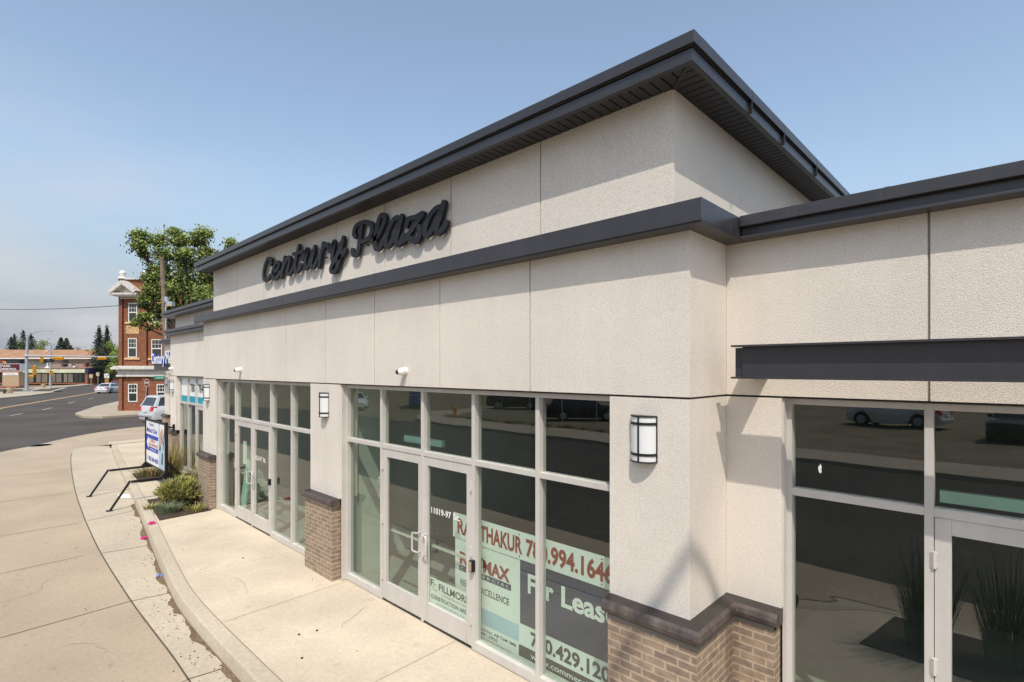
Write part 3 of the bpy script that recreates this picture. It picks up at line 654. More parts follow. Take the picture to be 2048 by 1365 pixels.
for s, x0, x1 in [('Century', -27.36, -25.12), ('Medical', -24.95, -23.0)]:
    b = MB(); v, f = text_geo(s, .03); w = max(p[0] for p in v) - min(p[0] for p in v)
    b.text(s, (x0, 5.60, 3.53), (1, 0, 0), (0, 0, 1), .42, 0, (x1 - x0) / (w * .42 / CAPH), .03, ext=.05)
    b.v = [(p[0], p[1], p[2]) for p in b.v]
    b.build('letter_row', [PANELW, BLUE2], t, world=True, fix=False)
b = MB(); b.box(-27.4, -22.5, 5.601, 5.64, 3.491, 3.53); b.build('letter_rail', BLACK, t, world=True)

# ================================================================ SIGNS BEHIND THE GLASS
def fit(b, s, x0, x1, y, z, h, m, bold=.02):
    v, f = text_geo(s, bold); w = (max(p[0] for p in v) - min(p[0] for p in v)) * h / CAPH
    b.text(s, (x0, y, z), (1, 0, 0), (0, 0, 1), h, m, (x1 - x0) / w, bold)
def rect(b, x0, x1, z0, z1, y, m): b.face([(x0, y, z0), (x1, y, z0), (x1, y, z1), (x0, y, z1)], m)
t = thing('lease_sign', 'large white and navy For Lease sign standing inside the near storefront glass', 'sign', (-3.9, 4.29, 0))
Y = 4.285
b = MB(); b.box(-5.13, -2.62, Y, Y + .012, .01, 1.165); rect(b, -4.0, -2.62, .45, 1.16, Y - .002, 1)
rect(b, -5.12, -4.02, .23, .42, Y - .002, 4); rect(b, -4.02, -2.62, .08, .205, Y - .002, 2); rect(b, -4.0, -2.7, .205, .21, Y - .003, 2)
fit(b, 'RE', -5.04, -4.76, Y - .004, .86, .14, 3, .04); fit(b, 'MAX', -4.61, -4.16, Y - .004, .86, .14, 3, .04)
b.face([(-4.745, Y - .004, .80), (-4.70, Y - .004, .80), (-4.61, Y - .004, 1.02), (-4.655, Y - .004, 1.02)], 1)
rect(b, -5.05, -4.14, .765, .835, Y - .003, 1); fit(b, 'C O M M E R C I A L', -5.02, -4.17, Y - .005, .782, .036, 0, 0)
fit(b, 'RE/MAX EXCELLENCE', -5.02, -4.17, Y - .004, .59, .075, 2, .01)
fit(b, 'For', -3.88, -3.515, Y - .004, .83, .20, 5, .03); fit(b, 'Lease', -3.41, -2.715, Y - .004, .83, .20, 5, .03)
fit(b, '780.429.1200', -3.84, -2.705, Y - .004, .262, .14, 2, .03); fit(b, 'www.commercialyeg.ca', -3.84, -2.705, Y - .004, .115, .062, 0, .01)
fit(b, '10808 199 St. Edmonton, AB T6M 0M8', -5.1, -4.06, Y - .004, .155, .035, 2, .005); fit(b, '780.481.2950', -4.78, -4.36, Y - .004, .10, .035, 2, .005)
fit(b, 'Each office independently owned and operated', -5.05, -4.15, Y - .004, .06, .018, 2, 0)
b.build('board', [PANELW, NAVY, CHAR, RED, PALEBLUE, PANELW], t, world=True, fix=False)
b = MB(); b.box(-5.16, -2.62, Y - .012, Y, 1.17, 1.475); fit(b, 'RAJ', -5.07, -4.76, Y - .014, 1.235, .175, 1, .035); fit(b, 'THAKUR', -4.65, -3.955, Y - .014, 1.235, .175, 1, .035); fit(b, '780.994.1646', -3.90, -2.765, Y - .014, 1.235, .175, 1, .035)
for x in (-5.1, -4.0, -2.9):
    for z in (1.20, 1.445): b.lathe([(.008, Y - .013), (.008, Y - .016)], (x, 0, z), 8, 2, 'y')
b.build('name_strip', [PANELW, RED, BLACK], t, world=True, fix=False)
t = thing('door_poster', 'white construction area notice taped inside the near door glass', 'poster', (-5.1, 4.16, .2))
b = MB(); b.face([(-5.49, 4.158, .15), (-4.70, 4.158, .15), (-4.70, 4.158, .60), (-5.49, 4.158, .60)], 0)
Y2 = 4.155
fit(b, 'FILLMORE', -5.30, -4.72, Y2, .47, .085, 1, .02); fit(b, 'F', -5.47, -5.40, Y2, .49, .085, 1, .01); fit(b, 'C', -5.42, -5.335, Y2 - .001, .445, .085, 2, -.01)
fit(b, 'CONSTRUCTION', -5.25, -4.74, Y2, .415, .026, 2, 0); fit(b, 'CONSTRUCTION AREA', -5.46, -4.72, Y2, .335, .048, 1, .015)
for i, s in enumerate(['AUTHORIZED PERSONNEL ONLY', 'ALL VISITORS MUST REPORT TO', 'THE SITE OFFICE BEFORE ENTRY']): fit(b, s, -5.35, -4.78, Y2, .28 - i * .045, .022, 3, 0)
b.build('sheet', [PANELW, CHAR, mat('gold', (.35, .26, .10), .5), mat('grey_text', (.3, .3, .3), .6)], t, world=True, fix=False)
b = MB(); b.prism([(-13.40, 4.5, .02), (-13.05, 4.5, .02), (-13.08, 4.62, 1.15), (-13.30, 4.62, 1.15)], (0, .03, 0))
tag(b.build('foam_board', PALEGREEN), 'pale green board leaning inside the far storefront', 'board')
b = MB(); rect(b, -12.20, -11.98, 1.22, 1.72, 4.162, 0); rect(b, -12.2, -11.98, 1.72, 1.77, 4.162, 1)
tag(b.build('door_notice', [PANELW, RED], fix=False), 'paper notice with red top edge on the far left door', 'notice')
b = MB(); b.box(-7.45, -7.32, 4.6, 4.62, 1.2, 1.55); b.box(-7.43, -7.34, 4.595, 4.6, 1.38, 1.52, 1)
tag(b.build('wall_panel', [WHITE, DRYW]), 'small pale control panel inside the near storefront', 'panel')
b = MB(); b.box(-6.4, -5.7, 5.6, 6.5, .35, .38, 0); [b.box(x, x + .05, y, y + .05, 0, .35, 0) for x in (-6.4, -5.75) for y in (5.6, 6.45)]
b.box(-6.3, -5.8, 5.7, 6.2, .38, .50, 1); tag(b.build('pallet_table', [WOOD, TAN]), 'low wooden stack of boards inside the near doors', 'lumber')

# ================================================================ CLINIC BANNER STAND
t = thing('banner_stand', 'black framed clinic banner sign straddling the kerb', 'sign', (-17.0, 3.5, 0))
X0, X1, YS = -18.14, -15.94, 3.56
b = MB(); W = X1 - X0; 
def PX(u, v): return (X0 + .03 + u * (W - .06), .62 + v * 1.2)
def q4(b, u0, u1, v0, v1, y, m): 
    (a, c), (d, e) = PX(u0, v0), PX(u1, v1); rect(b, a, d, c, e, y, m)
b.box(X0 + .03, X1 - .03, YS - .01, YS + .01, .62, 1.82)
yb = YS - .012
q4(b, 0, .64, .30, .68, yb, 1)
def pu(l, y, m): b.face([(PX(u, v)[0], y, PX(u, v)[1]) for u, v in l], m)
pu([(.03, .49), (.13, .64), (.13, .59), (.64, .59), (.64, .40), (.13, .40), (.13, .34)], yb - .002, 0)
q4(b, .66, 1, 0, 1, yb, 3)
pu([(.70, .95), (.80, 1), (.97, 1), (.93, .78), (.80, .70)], yb - .002, 0)
pu([(.70, .56), (.74, .80), (.84, .92), (.90, .80), (.82, .55), (.74, .48)], yb - .003, 4)
pu([(.70, .40), (.73, .55), (.78, .47), (.75, .38)], yb - .004, 5); pu([(.80, .12), (.84, .38), (.88, .36), (.86, .1)], yb - .004, 5)
for k in range(10):
    a0, a1 = 2 * pi * k / 10, 2 * pi * (k + 1) / 10
    pu([(.90 + .03 * cos(a0), .5 + .06 * sin(a0)), (.90 + .03 * cos(a1), .5 + .06 * sin(a1)), (.90 + .022 * cos(a1), .5 + .045 * sin(a1)), (.90 + .022 * cos(a0), .5 + .045 * sin(a0))], yb - .005, 5)
pu([(.78, .72), (.80, .73), (.91, .56), (.895, .55)], yb - .005, 5); pu([(.95, 1), (.98, 1), (.92, .56), (.905, .56)], yb - .005, 5)
def ft(s, u0, u1, v, h, m, bold=.01):
    a, c = PX(u0, v); d, _ = PX(u1, v); fit(b, s, a, d, yb - .006, c, h, m, bold)
ft('Century', .18, .42, .90, .075, 1); ft('Medical Clinic', .05, .60, .74, .12, 1); ft('COVID-19', .22, .50, .515, .085, 2); ft('VACCINATIONS', .15, .62, .42, .085, 2)
ft('AVAILABLE HERE', .22, .54, .335, .045, 0); ft('780-784-4098', .14, .64, .07, .12, 1); ft('CALL', .04, .12, .14, .035, 1); ft('NOW', .04, .12, .09, .035, 1)
b.build('banner', [PANELW, BLUE, REDO, PALEBLUE, PINK, CHAR], t, world=True, fix=False)
b = MB()
for x in (X0, X1): b.bar((x, YS, .47), (x, YS, 1.90), .07, .07, up=(0, 1, 0)); b.prism([(x - .03, YS - .13, .50), (x - .03, YS + .13, .50), (x - .03, YS + .03, .62), (x - .03, YS - .03, .62)], (.06, 0, 0))
b.bar((X0, YS, 1.85), (X1, YS, 1.85), .05, .05); b.bar((X0, YS, .60), (X1, YS, .60), .04, .04)
b.bar((X1, YS, 1.78), (X1 + .02, YS + .14, 1.76), .04, .04); b.bar((X1 + .02, YS + .16, 1.66), (X1 + .02, YS + .16, 1.84), .05, .06)
b.build('frame', BLACK, t, world=True, bevel=.004)
for x, y0 in ((X0, 2.70), (X1, 2.81)):
    b = MB(); b.bar((x, y0, .47), (x, 4.13, .47), .055, .055); b.build('cross_bar', BLACK, t, world=True)
    b = MB(); b.bar((x, y0 - .02, .50), (x, y0 - .42, ZD + .02), .045, .045); b.box(x - .06, x + .06, y0 - .50, y0 - .38, ZD, ZD + .02); b.build('leg', BLACK, t, world=True)
    b = MB(); b.bar((x, 4.10, .47), (x - .2, 4.55, .0), .045, .045); b.box(x - .26, x - .14, 4.5, 4.62, -.008, .012); b.build('leg', BLACK, t, world=True)
b = MB(); b.box(-18.5, -16.6, 3.86, 4.45, -.02, -.003); tag(b.build('ground_plate', GREYPLATE), 'grey flat slab in the pavement under the banner stand', 'slab')

# ================================================================ PLANTING
def planter(name, pts, label):
    b = MB(); n = 7
    b.prism([(x, y, .006) for x, y in pts], (0, 0, -.1)); o = b.build(name, SOIL); return tag(o, label, 'planting bed')
planter('planting_bed', [(-15.75, 3.10), (-13.42, 2.87), (-13.53, 3.93), (-14.5, 3.95), (-15.6, 4.2)], 'soil bed of the low shrub beside the brick pillar')
planter('planting_bed', [(-20.0, 3.55), (-18.36, 3.42), (-18.3, 4.5), (-19.95, 4.7)], 'soil bed under the banner stand with straw coloured grass')
def blades(b, c, n, h, spread, lean, w, mats, rnd, curve=.5, h0=.0):
    for i in range(n):
        a = rnd.uniform(0, 2 * pi); r = spread * sqrt(rnd.random()); x, y = c[0] + r * cos(a), c[1] + r * sin(a)
        hh = h * rnd.uniform(.55, 1.05); a2 = a + rnd.uniform(-.7, .7); L = lean * hh * rnd.uniform(.3, 1.1)
        dx, dy = cos(a2), sin(a2); px, py = -dy * w / 2, dx * w / 2; m = rnd.choice(mats); pv = None
        for k in range(4):
            t = k / 3; q = (x + dx * L * t ** (1 + curve), y + dy * L * t ** (1 + curve), h0 + hh * (t - .25 * t * t * lean)); ww = 1 - t * .9
            cur = [(q[0] - px * ww, q[1] - py * ww, q[2]), (q[0] + px * ww, q[1] + py * ww, q[2])]
            if pv: b.face([pv[0], pv[1], cur[1], cur[0]], m)
            pv = cur
rg = random.Random(11)
def grass_tuft(x, y, h, n, label, spread=.18, mats=(0, 1, 1, 2), group=None, lean=.45, w=.012):
    b = MB(); blades(b, (x, y), n, h, spread, lean, w, mats, rg); o = b.build('ornamental_grass', GRASSM, fix=False)
    return tag(o, label, 'grass', group)
def shrub(x, y, rx, ry, h, label, name='juniper_shrub', n=900, mats=SHRUBM):
    b = MB()
    for i in range(n):
        a = rg.uniform(0, 2 * pi); e = rg.random() ** .7; r = rg.uniform(.55, 1) 
        d = Vector((rx * cos(a) * e, ry * sin(a) * e, h * sqrt(max(0, 1 - e * e * .8)) * rg.uniform(.6, 1.05))) * r
        p = Vector((x, y, .02)) + d; out = (d.normalized() + Vector((rg.uniform(-.5, .5), rg.uniform(-.5, .5), rg.uniform(-.1, .6)))).normalized()
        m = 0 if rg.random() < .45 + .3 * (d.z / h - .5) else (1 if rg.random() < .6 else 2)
        for k in range(3):
            o2 = (out + Vector((rg.uniform(-.6, .6), rg.uniform(-.6, .6), rg.uniform(-.3, .4)))).normalized(); Ln = rg.uniform(.07, .15)
            s = o2.orthogonal().normalized() * .009; b.face([p - s, p + s, p + o2 * Ln + s * .3, p + o2 * Ln - s * .3], m)
    for k in range(24):
        a = rg.uniform(0, 2 * pi); e = rg.uniform(.3, .8); b.tube([(x, y, 0), (x + rx * cos(a) * e * .5, y + ry * sin(a) * e * .5, h * .35), (x + rx * cos(a) * e, y + ry * sin(a) * e, h * .6)], [.012, .008, .004], 4, 2)
    o = b.build(name, mats, fix=False); return tag(o, label, 'shrub')
shrub(-14.75, 3.60, .80, .52, .60, 'spreading golden green juniper in the bed beside the brick pillar', n=1700)
b = MB(); blades(b, (-14.05, 3.18), 240, .32, .26, 1.0, .016, [3, 3, 1], rg); o = b.build('blue_shrub', SHRUBM, fix=False); tag(o, 'small blue green plant at the front of the soil bed', 'plant')
b = MB(); blades(b, (-14.75, 2.98), 60, .16, .13, 1.3, .03, [0, 1], rg); o = b.build('weed', SHRUBM, fix=False); tag(o, 'tiny bright green weed at the kerb corner of the soil bed', 'plant')
b = MB(); blades(b, (-13.75, 3.66), 80, .25, .2, 1.1, .02, [0, 1], rg); o = b.build('weed', SHRUBM, fix=False); tag(o, 'green weed at the foot of the brick pillar', 'plant')
grass_tuft(-19.3, 3.95, .50, 420, 'low straw coloured grass clump spilling under the banner', .45, (0, 1, 1, 2), None, 1.1, .014)
grass_tuft(-18.55, 4.25, 1.10, 420, 'tall feathery straw grass behind the banner stand', .28, (1, 1, 0, 2), None, .5)
grass_tuft(-19.6, 4.45, 1.15, 380, 'tall straw grass in front of the clinic brick pillar', .28, (1, 1, 0), None, .5)
grass_tuft(-15.45, 4.25, 1.05, 420, 'tall green and straw grass left of the brick pillar', .22, (1, 1, 0, 0), None, .55)
grass_tuft(-14.75, 3.80, .55, 120, 'short straw grass between shrub and brick pillar', .12, (1, 1, 0), None, .6)
planter('planting_bed', [(-1.35, 2.35), (-1.15, 1.25), (2.2, 1.15), (2.2, 2.4)], 'soil bed of tall reeds reflected in the right hand window')
for i, (x, y, h, s) in enumerate([(-.75, 1.95, 1.25, 'left'), (-.05, 1.75, 1.35, 'middle'), (.75, 1.85, 1.3, 'right')]):
    grass_tuft(x, y, h, 300, 'tall dark reed grass reflected in the right window glass, %s clump of three' % s, .2, (2, 2, 0), 'reflected reed grasses', .35, .016)
# ---------------------------------------------------------------- litter
def cloth(name, c, z, r, m, label, cat, k=1.6, seed=1):
    r0 = random.Random(seed); b = MB(); n = 10; ring = [(c[0] + r * (k if i % 2 else 1) * cos(2 * pi * i / n) * r0.uniform(.6, 1.1), c[1] + r * sin(2 * pi * i / n) * r0.uniform(.6, 1.1), z + .003 + r0.uniform(0, .03)) for i in range(n)]
    mid = [(c[0] + (p[0] - c[0]) * .5, c[1] + (p[1] - c[1]) * .5, z + r0.uniform(.01, .06)) for p in ring]
    for i in range(n):
        j = (i + 1) % n; b.face((ring[i], ring[j], mid[j], mid[i])); b.face((mid[i], mid[j], (c[0], c[1], z + .03)))
    return tag(b.build(name, m), label, cat)
cloth('cloth_scrap', gp(304, 1048, -.02), -.02, .085, MAGENTA, 'magenta cloth scrap lying on the kerb top beside the soil bed', 'litter', 1.9, 2)
cloth('cloth_scrap', gp(288, 1078, ZD), ZD, .075, MAGENTA, 'magenta cloth scrap lying in the gutter', 'litter', 1.2, 5)
cloth('wrapper', gp(320, 1153, ZD), ZD, .07, WRAP, 'crumpled blue wrapper in the gutter dirt', 'litter', 1.3, 8)
b = MB(); x, y = gp(249, 993, ZD); b.face([(x - .35, y - .1, ZD + .006), (x + .2, y - .16, ZD + .006), (x + .4, y + .08, ZD + .012), (x - .15, y + .14, ZD + .01)]); tag(b.build('paper_sheet', WHITE, fix=False), 'flat white paper in the gutter by the banner stand', 'litter')
b = MB()
for px, py in [(634, 1262), (598, 1270), (604, 1317), (486, 1117), (510, 1046)]:
    x, y = gp(px, py, -.01); b.lathe([(.001, .0), (.018, .002), (.014, .012), (.002, .016)], (x, y, -.012), 7, 0)
tag(b.build('pebble_scatter', [SOIL]), 'dark pebbles on the apron in front of the doors', 'pebbles', kind='stuff')
x, y = gp(80, 892, ZR); b = MB(); b.lathe([(.001, 0), (.42, 0), (.42, .015), (.38, .015), (.36, .008), (.001, .008)], (x, y, ZD - .008), 20); tag(b.build('drain_cover', BLACK), 'dark round drain cover at the edge of the road', 'drain cover')
# ================================================================ CORNER BRICK BLOCK (local x right, y away)
D0 = 41.7; bx, by = far(237, D0)
BB = thing('brick_block', 'three storey red brick corner block with white cornice, pediment and ball finials', 'building', (bx, by, ZS), RZ_VIEW)
K = D0 / FOC
TRIMW = mat('trim_white', (.60, .575, .53), .7, var=.12, scale=1.5, streak=.15)
def lx(px): return (px - 237) * K
def lz(py): return (822 - py) * K
def zx(z): return lx(220 + z / 4.4)
def zz(z): return lz(530 + z / 4.403)
def bp(mb, n, m, **k): return mb.build(n, m, BB, **k)
W = 13.0; HT = zz(128)
b = MB(); b.box(.05, W, .12, 14, -.2, HT); bp(b, 'brick_wall', RBRICK)
# pilasters and corner piers stand proud of the wall
b = MB()
for a, c in [(75, 106), (284, 320), (560, 600), (900, 940)]: b.box(zx(a), zx(c), 0, .119, -.2, zz(985)); b.box(zx(a), zx(c), 0, .119, zz(892), HT - .01)
b.box(zx(75) - .03, zx(108), -.04, .118, -.2, .45, 0); bp(b, 'pilaster', RBRICK)
b = MB(); b.box(zx(106), zx(110), .10, .118, -.2, HT - .5); b.box(zx(320), zx(325), .08, .118, -.2, HT - .5); bp(b, 'dark_groove', BLACK)  # thin black strips for the dark groove edges beside two pilasters
b = MB()
b.box(-.05, W + .1, -.06, .3, zz(985), zz(925)); b.box(-.12, W + .2, -.14, .3, zz(985), zz(970)); b.box(-.12, W + .2, -.12, .3, zz(940), zz(926))
b.box(-.34, W + .3, -.42, .5, zz(922), zz(902)); b.box(-.24, W + .25, -.32, .5, zz(902), zz(890)); bp(b, 'cornice', TRIMW, bevel=.02)
b = MB(); b.box(-.08, W + .1, -.05, .4, HT, zz(118)); bp(b, 'coping', TRIMW)
# pediment
b = MB(); A = (zx(38), zz(246)); Cc = (zx(150), zz(150)); R = (zx(262), zz(246))
b.prism([(zx(88), -.02, zz(300)), (zx(262), -.02, zz(300)), (zx(262), -.02, zz(285)), (zx(280), -.5, zz(268)), (zx(280), -.5, zz(255)), (zx(25), -.5, zz(255)), (zx(25), -.5, zz(268)), (zx(88), -.02, zz(285))][0:2] + [(zx(262), -.02, zz(282)), (zx(88), -.02, zz(282))], (0, .2, 0))
b.box(zx(28), zx(275), -.55, .3, zz(270), zz(254))
b.prism([(zx(80), -.45, zz(284)), (zx(265), -.45, zz(284)), (zx(275), -.5, zz(270)), (zx(30), -.5, zz(270))], (0, .6, 0))
for p, q in ((A, Cc), (R, Cc)): b.bar((p[0], -.15, p[1]), (q[0], -.15, q[1] - .08), .9, .30, up=(0, 0, 1))
b.prism([(zx(60), -.1, zz(252)), (zx(240), -.1, zz(252)), (zx(150), -.1, zz(170))], (0, .3, 0), 1)
b.prism([(zx(105), -.12, zz(250)), (zx(200), -.12, zz(250)), (zx(150), -.12, zz(205))], (0, .02, 0), 2); bp(b, 'pediment', [TRIMW, TRIMW, CREAM], bevel=.01)
for z, y, r in [(100, .15, 1), (297, .15, 1), (137, 3.5, .9), (515, 1.5, 1)]:
    b = MB(); c = (zx(z), y, zz(122)); b.lathe([(.36, 0), (.36, .08), (.24, .13), (.21, .24), (.27, .27), (.2, .31)], c, 4 if 0 else 14); b.ball((c[0], c[1], c[2] + .47), .24 * r, 0, 14, .9); bp(b, 'finial', WHITE, smooth=True)
b = MB(); b.box(zx(132), zx(246), .095, .119, zz(604), zz(533)); 
b.text('LAMBTON', (zx(189), .094, zz(566)), (1, 0, 0), (0, 0, 1), .26, 1, .8, .01, True); b.text('BLOCK', (zx(189), .094, zz(594)), (1, 0, 0), (0, 0, 1), .26, 1, .8, .01, True)
bp(b, 'name_stone', [mat('sandstone', lin((214, 180, 130)), .85), mat('sandstone_cut', lin((170, 132, 88)), .85)], fix=False)
def bwin(x0, x1, z0, z1, sill=True):
    b = MB(); t = .065
    b.box(x0, x0 + t, .07, .16, z0, z1); b.box(x1 - t, x1, .07, .16, z0, z1); b.box(x0, x1, .072, .16, z1 - t, z1); b.box(x0, x1, .072, .16, z0, z0 + t); zm = (z0 + z1) / 2; b.box(x0, x1, .08, .16, zm - .04, zm + .04)
    for k in (1, 2): b.box(x0 + (x1 - x0) * k / 3 - .010, x0 + (x1 - x0) * k / 3 + .010, .09, .16, zm, z1)
    b.box(x0, x1, .09, .16, zm + (z1 - zm) * .45, zm + (z1 - zm) * .45 + .03)
    f = bp(b, 'window', WHITE)
    g = MB(); g.face([(x0 + t, .112, z0 + t), (x1 - t, .112, z0 + t), (x1 - t, .112, z1 - t), (x0 + t, .112, z1 - t)]); g.build('pane', WINDOW, f, fix=False)
    g = MB(); g.face([(x0 + t, .105, z0 + t + .4 * (z1 - z0)), (x1 - t, .105, z0 + t + .4 * (z1 - z0)), (x1 - t, .105, zm - .05), (x0 + t, .105, zm - .05)]) if sill and random.random() < 0 else None
    if sill: s = MB(); s.box(x0 - .25, x1 + .25, .02, .16, z0 - .17, z0 - .02); s.build('sill', mat('sandstone', (0, 0, 0)), f)
for a, c, z0, z1, s in [(155, 232, 500, 335, 1), (152, 230, 815, 645, 1), (153, 235, 1207, 1048, 0), (365, 455, 505, 340, 1), (358, 452, 818, 655, 1), (405, 480, 1190, 1050, 0), (640, 740, 505, 340, 1), (640, 740, 818, 655, 1), (640, 740, 1190, 1050, 0)]:
    bwin(zx(a), zx(c), zz(z0), zz(z1), s)

# ================================================================ VEHICLES
PAINTS = {}
def paint(n, c, met=.5):
    m = bpy.data.materials.get('paint_' + n)
    if m: return m
    m = bpy.data.materials.new('paint_' + n); m.use_nodes = True; b = m.node_tree.nodes['Principled BSDF']
    b.inputs['Base Color'].default_value = (*c, 1); b.inputs['Metallic'].default_value = met; b.inputs['Roughness'].default_value = .32; b.inputs['Coat Weight'].default_value = .6; return m
SPEC = {  # stations: (x, top z, half width), greenhouse bottom/top x, belt, roof, wheel x, radius
 'sedan': dict(L=4.9, w=.90, st=[(-2.45, .62, .72), (-2.38, .90, .80), (-2.2, .98, .84), (-1.5, 1.0, .89), (0, .97, .90), (1.0, .95, .89), (1.9, .84, .85), (2.3, .72, .78), (2.45, .58, .66)], gb=(-1.95, 1.25), gt=(-1.15, .30), belt=.95, roof=1.43, wx=(-1.4, 1.45), wr=.32, ins=.22),
 'van': dict(L=5.1, w=.98, st=[(-2.55, .66, .82), (-2.52, .95, .90), (-2.45, 1.10, .94), (-1.5, 1.12, .98), (0, 1.08, .98), (1.3, 1.04, .97), (2.0, .94, .92), (2.4, .80, .84), (2.55, .60, .70)], gb=(-2.48, 1.75), gt=(-2.12, .55), belt=1.06, roof=1.75, wx=(-1.5, 1.55), wr=.34, ins=.20),
 'suv': dict(L=4.8, w=.95, st=[(-2.4, .70, .80), (-2.36, 1.0, .88), (-2.2, 1.1, .92), (-1, 1.12, .95), (.6, 1.12, .95), (1.2, 1.10, .94), (2.1, 1.02, .90), (2.35, .90, .82), (2.4, .65, .74)], gb=(-2.2, 1.15), gt=(-1.85, .35), belt=1.08, roof=1.75, wx=(-1.4, 1.45), wr=.38, ins=.17),
 'pickup': dict(L=5.8, w=.99, st=[(-2.9, .75, .90), (-2.88, 1.1, .94), (-2.7, 1.16, .97), (-.9, 1.16, .98), (.9, 1.18, .98), (1.4, 1.18, .97), (2.5, 1.12, .92), (2.85, .98, .86), (2.9, .7, .80)], gb=(-.85, 1.55), gt=(-.65, .75), belt=1.14, roof=1.88, wx=(-1.75, 1.85), wr=.40, ins=.17),
}
def make_car(name, kind, pm, label, cat, loc, rz, group=None):
    S = SPEC[kind]; t = thing(name, label, cat, loc, rz, group); lo = .24
    b = MB(); secs = []
    st = []
    for (a, c) in zip(S['st'], S['st'][1:]):                        # subdivide so that wheel arches can be cut
        n = max(1, int((c[0] - a[0]) / .14))
        for k in range(n): u = k / n; st.append(tuple(a[i] + (c[i] - a[i]) * u for i in range(3)))
    st.append(S['st'][-1])
    for x, zt, hw in st:
        low = lo
        for w in S['wx']:
            d = abs(x - w); R = S['wr'] + .06
            if d < R: low = max(low, S['wr'] + sqrt(R * R - d * d) * .98)
        low = min(low, zt - .12)
        secs.append([(x, -hw * .94, low), (x, -hw, (low + zt) / 2), (x, -hw * .985, zt - .12), (x, -hw * .90, zt - .02), (x, -hw * .5, zt + .02), (x, hw * .5, zt + .02), (x, hw * .90, zt - .02), (x, hw * .985, zt - .12), (x, hw, (low + zt) / 2), (x, hw * .94, low)])
    k = 10; vs = [p for s in secs for p in s]; fs = []
    for i in range(len(secs) - 1):
        for j in range(k): fs.append((i * k + j, i * k + (j + 1) % k, (i + 1) * k + (j + 1) % k, (i + 1) * k + j))
    fs += [tuple(range(k)), tuple(range(len(vs) - 1, len(vs) - k - 1, -1))]
    b.mesh(vs, fs, 0); b.box(-S['L'] / 2 + .3, S['L'] / 2 - .3, -S['w'] * .8, S['w'] * .8, .22, .6, 1)
    # cabin
    g0, g1 = S['gb']; t0, t1 = S['gt']; bl = S['belt'] - .06; rf = S['roof']; wb = S['w'] * .93; wt = wb - S['ins']
    B = [V(g0, -wb, bl), V(g1, -wb * .97, bl), V(g1, wb * .97, bl), V(g0, wb, bl)]; T = [V(t0, -wt, rf - .03), V(t1, -wt, rf - .03), V(t1, wt, rf - .03), V(t0, wt, rf - .03)]
    b.face(B); b.face([T[0], V((t0 + t1) / 2, -wt * .9, rf + .0), T[1]]); 
    b.face([T[0], T[1], V(t1 - .1, -wt * .7, rf + .02), V(t0 + .1, -wt * .7, rf + .02)]); b.face([T[3], T[2], V(t1 - .1, wt * .7, rf + .02), V(t0 + .1, wt * .7, rf + .02)])
    b.face([V(t0 + .1, -wt * .7, rf + .02), V(t1 - .1, -wt * .7, rf + .02), V(t1 - .1, wt * .7, rf + .02), V(t0 + .1, wt * .7, rf + .02)])
    b.face([T[0], T[3], V(t0 + .1, wt * .7, rf + .02), V(t0 + .1, -wt * .7, rf + .02)]); b.face([T[1], T[2], V(t1 - .1, wt * .7, rf + .02), V(t1 - .1, -wt * .7, rf + .02)])
    for i in range(4): j = (i + 1) % 4; b.face([B[i], B[j], T[j], T[i]])
    b.build('body', [pm, BLACK], t, smooth=True)
    def bil(q, u, v, off):
        a, c, d, e = q; p = (a * (1 - u) + c * u) * (1 - v) + (e * (1 - u) + d * u) * v; n = (c - a).cross(e - a).normalized(); return p + n * off
    def pane(q, u0, u1, v0, v1):
        b = MB(); n = (q[1] - q[0]).cross(q[3] - q[0]); cen = (q[0] + q[1] + q[2] + q[3]) / 4; o = .008 if n.dot(cen - V((g0 + g1) / 2, 0, bl + .2)) > 0 else -.008
        b.face([bil(q, u0, v0, o), bil(q, u1, v0, o), bil(q, u1, v1, o), bil(q, u0, v1, o)]); b.build('window', WINDOW, t, fix=False)
    for i in (0, 2):
        q = (B[i], B[(i + 1) % 4], T[(i + 1) % 4], T[i])
        cut = [(.05, .30), (.33, .62), (.65, .94)] if kind in ('van', 'suv') else [(.06, .48), (.52, .93)]
        for a, c in cut: pane(q, a, c, .16, .90)
    pane((B[1], B[2], T[2], T[1]), .05, .95, .12, .93); pane((B[3], B[0], T[0], T[3]), .08, .92, .14, .88)
    for w in S['wx']:
        for s in (-1, 1):
            r = S['wr']; b = MB(); yy = s * (S['w'] - .12); b.lathe([(r * .6, -.11), (r * .95, -.11), (r, -.08), (r, .08), (r * .95, .11), (r * .6, .11)], (w, yy, r), 20, 0, 'y'); wo = b.build('wheel', TYRE, t)
            b = MB(); b.lathe([(.03, s * .125), (r * .62, s * .115), (r * .64, s * .06), (.03, s * .06)], (w, yy, r), 14, 0, 'y')
            for a in range(5): an = a * 2 * pi / 5; b.bar((w, yy + s * .126, r), (w + r * .58 * cos(an), yy + s * .122, r + r * .58 * sin(an)), .05, .02)
            b.build('rim', GALV, wo)
    rx = -S['L'] / 2
    for s in (-1, 1):
        b = MB(); h0, h1 = (.80, 1.08) if kind != 'sedan' else (.74, .90); b.prism([(rx - .012, s * S['w'] * .55, h0), (rx + .0, s * S['w'] * .90, h0), (rx + .03, s * S['w'] * .92, h1), (rx + .03, s * S['w'] * .62, h1)], (.22, s * .035, 0), 0); b.build('tail_lamp', TAIL, t)
        b = MB(); b.prism([(-rx - .18, s * S['w'] * .5, .62), (-rx - .12, s * S['w'] * .84, .64), (-rx - .2, s * S['w'] * .86, .78), (-rx - .26, s * S['w'] * .5, .76)], (.12, 0, 0)); b.build('headlamp', DIFF, t)
